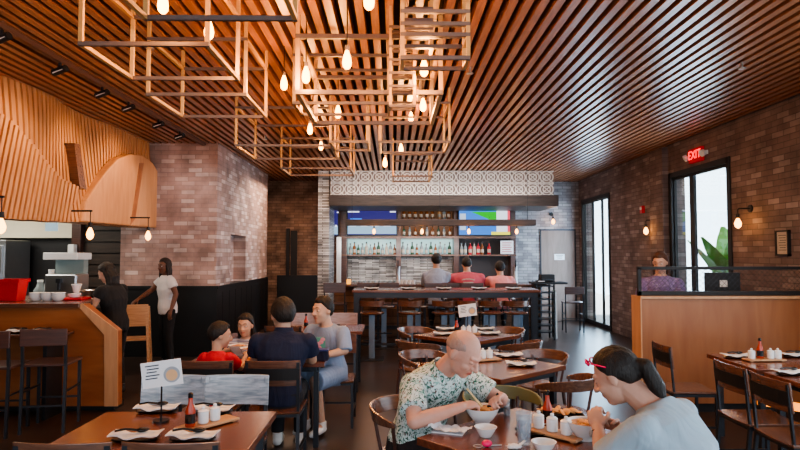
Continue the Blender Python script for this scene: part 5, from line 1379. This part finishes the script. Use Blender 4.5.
def bulb():
    t = thing('edison_bulb', '', 'bulb')
    G().lathe([(.012, .065), (.016, .05), (.026, .02), (.032, -.015), (.028, -.045), (.014, -.062), (.002, -.066)], n=18).build('glass_bulb', 'bulb', t, smooth=True)
    G().cyl((0, 0, .065), (0, 0, .10), .016, .016, n=14).build('socket', 'goldlit', t, smooth=True)
    return t
nth = 0
for (u, v, Y, lb) in [(163, 3, 3.5, 'glowing bulb at the very top left, inside the nearest frame'), (209, 30, 3.9, 'big glowing bulb hanging inside the top left frame'),
                  (347, 60, 4.1, 'big glowing bulb in the open middle of the frame cluster'), (306, 75, 4.6, 'glowing bulb near left edge of the large middle frame'),
                  (284, 83, 5.3, 'glowing bulb left of the large middle frame'), (424, 68, 4.4, 'glowing bulb behind the narrow ladder frame'),
                  (369, -1, 3.4, 'glowing bulb cut by the top edge of the photo'), (338, 112, 5.9, 'glowing bulb below the large middle frame front tube'),
                  (310, 129, 7.0, 'glowing bulb low left of the middle cluster'), (423, 105, 5.8, 'glowing bulb at the right of the large middle frame'),
                  (385, 162.5, 8.2, 'lowest glowing bulb just above the lattice canopy'), (401, 148.5, 8.2, 'small glowing bulb right of the lowest bulb'),
                  (321, 146, 8.8, 'small distant glowing bulb at the left'), (413, 93, 7.2, 'small glowing bulb behind the right upright of the middle frame'), (411, 117, 7.6, 'small faint glowing bulb under the middle frame back tube')]:
    p = at(u, v, Y)
    b_ = place('bulb', bulb, p, 0, lb)
    c_ = G().cyl((0, 0, .10), (0, 0, ZC-p.z), .004, n=6).build('cord', 'black', b_)
    lights.append((p.x, Y-.10, p.z-.06, 13))

# ------------------------------------------------------------------ lights & world
def plight(loc, e, col=(1, .44, .12), r=.05):
    l = bpy.data.lights.new('bulb_light', 'POINT'); l.energy = e; l.color = col; l.shadow_soft_size = r
    o = bpy.data.objects.new('bulb_light', l); C.objects.link(o); o.location = loc
for x, y, z, e in lights: plight((x, y, z), e, r=.06)
def alight(name, loc, rot, sx, sy, e, col):
    l = bpy.data.lights.new(name, 'AREA'); l.shape = 'RECTANGLE'; l.size = sx; l.size_y = sy; l.energy = e; l.color = col
    o = bpy.data.objects.new(name, l); C.objects.link(o); o.location = loc; o.rotation_euler = rot; return o
DAY = (.78, .89, 1)
alight('shopfront_daylight', (0, -2.8, 2.0), (math.radians(90), 0, 0), 8, 3, 110, DAY)
alight('side_window_daylight', (4.7, 1.5, 1.9), (0, math.radians(90), 0), 3, 6, 80, DAY)
alight('tall_window_daylight', (XR-.1, 9.4, 1.6), (0, math.radians(90), 0), 2.6, 1.6, 60, (.55, .78, 1))
alight('folding_door_daylight', (XR-.1, 14.1, 1.6), (0, math.radians(90), 0), 2.6, 1.8, 70, (.5, .75, 1))
def slight(loc, tgt, e, col=(1, .62, .32), size=1.0, r=.08):
    l = bpy.data.lights.new('accent_spot', 'SPOT'); l.energy = e; l.color = col; l.spot_size = size; l.spot_blend = .8; l.shadow_soft_size = r
    o = bpy.data.objects.new('accent_spot', l); C.objects.link(o); o.location = loc
    o.rotation_euler = (Vector(tgt)-Vector(loc)).to_track_quat('-Z', 'Y').to_euler()
for y in (6.1, 7.4, 8.6): slight((-3.1, y, 3.4), (-4.0, y+.1, 2.7), 45, (1, .66, .36), 1.5)
slight((-2.4, 9.0, 3.3), (-3.6, 10.1, 2.2), 40, (1, .88, .82), 1.4)
slight((-1.4, 11.6, 3.3), (-2.96, 12.2, 2.0), 50, (1, .87, .8), 1.5)
slight((-3.6, 7.6, 3.3), (-3.5, 7.4, 1.2), 50, (1, .8, .62), 1.3)
alight('kitchen_light', (-6.2, 8.0, 2.7), (0, 0, 0), 1.5, 2.5, 60, (1, .93, .8))  # fill added to brighten the kitchen, no fixture modelled
alight('bar_light', (1.2, 14.0, 2.72), (0, 0, 0), 4.2, .4, 12, (.9, .92, 1))  # added fill under the canopy, no lamp stands here
alight('bar_front_light', (1.0, 11.5, 3.3), (0, 0, 0), 4, 1.5, 34, (1, .82, .7))  # fill added above the bar seats, without a fixture
alight('lattice_wash', (1.1, 12.2, 3.1), (math.radians(80), 0, 0), 4.6, .3, 16, (1, .85, .75))  # fill added to lift the lattice tiles
alight('corridor_light', (-2.3, 13.2, 3.3), (0, 0, 0), 1, 1.5, 30, (1, .66, .45))  # warm fill added to brighten the corridor brick
alight('splash_light', (.3, 14.0, 1.9), (math.radians(95), 0, 0), 3, .2, 12, (1, .97, .93))  # fill added to brighten the silver splash tiles
alight('dining_fill', (-.5, 5.5, 3.3), (0, 0, 0), 4, 4, 30, (1, .72, .5))
alight('host_fill', (3.2, 4.8, 3.3), (0, 0, 0), 2.5, 2.5, 26, (1, .70, .45))
sun = bpy.data.lights.new('sun', 'SUN'); sun.energy = 13; sun.angle = .02; so = bpy.data.objects.new('sun', sun); C.objects.link(so); so.rotation_euler = (0, math.radians(-48), math.radians(12))
w = bpy.data.worlds.new('world'); scn.world = w; w.use_nodes = True; wn = w.node_tree
bg = wn.nodes['Background']; sky = wn.nodes.new('ShaderNodeTexSky'); sky.sky_type = 'HOSEK_WILKIE'; sky.turbidity = 4; sky.sun_direction = (-.5, -.5, .7)
mxw = wn.nodes.new('ShaderNodeMix'); mxw.data_type = 'RGBA'; mxw.inputs[0].default_value = .5; mxw.inputs[7].default_value = (.85, .93, 1, 1)
wn.links.new(sky.outputs[0], mxw.inputs[6]); wn.links.new(mxw.outputs[2], bg.inputs[0]); bg.inputs[1].default_value = 1.3
scn.view_settings.view_transform = 'AgX'; scn.view_settings.look = 'AgX - Medium High Contrast'; scn.view_settings.exposure = .70
scn.cycles.use_denoising = True
scn.cycles.sample_clamp_indirect = 4
scn.cycles.max_bounces = 7
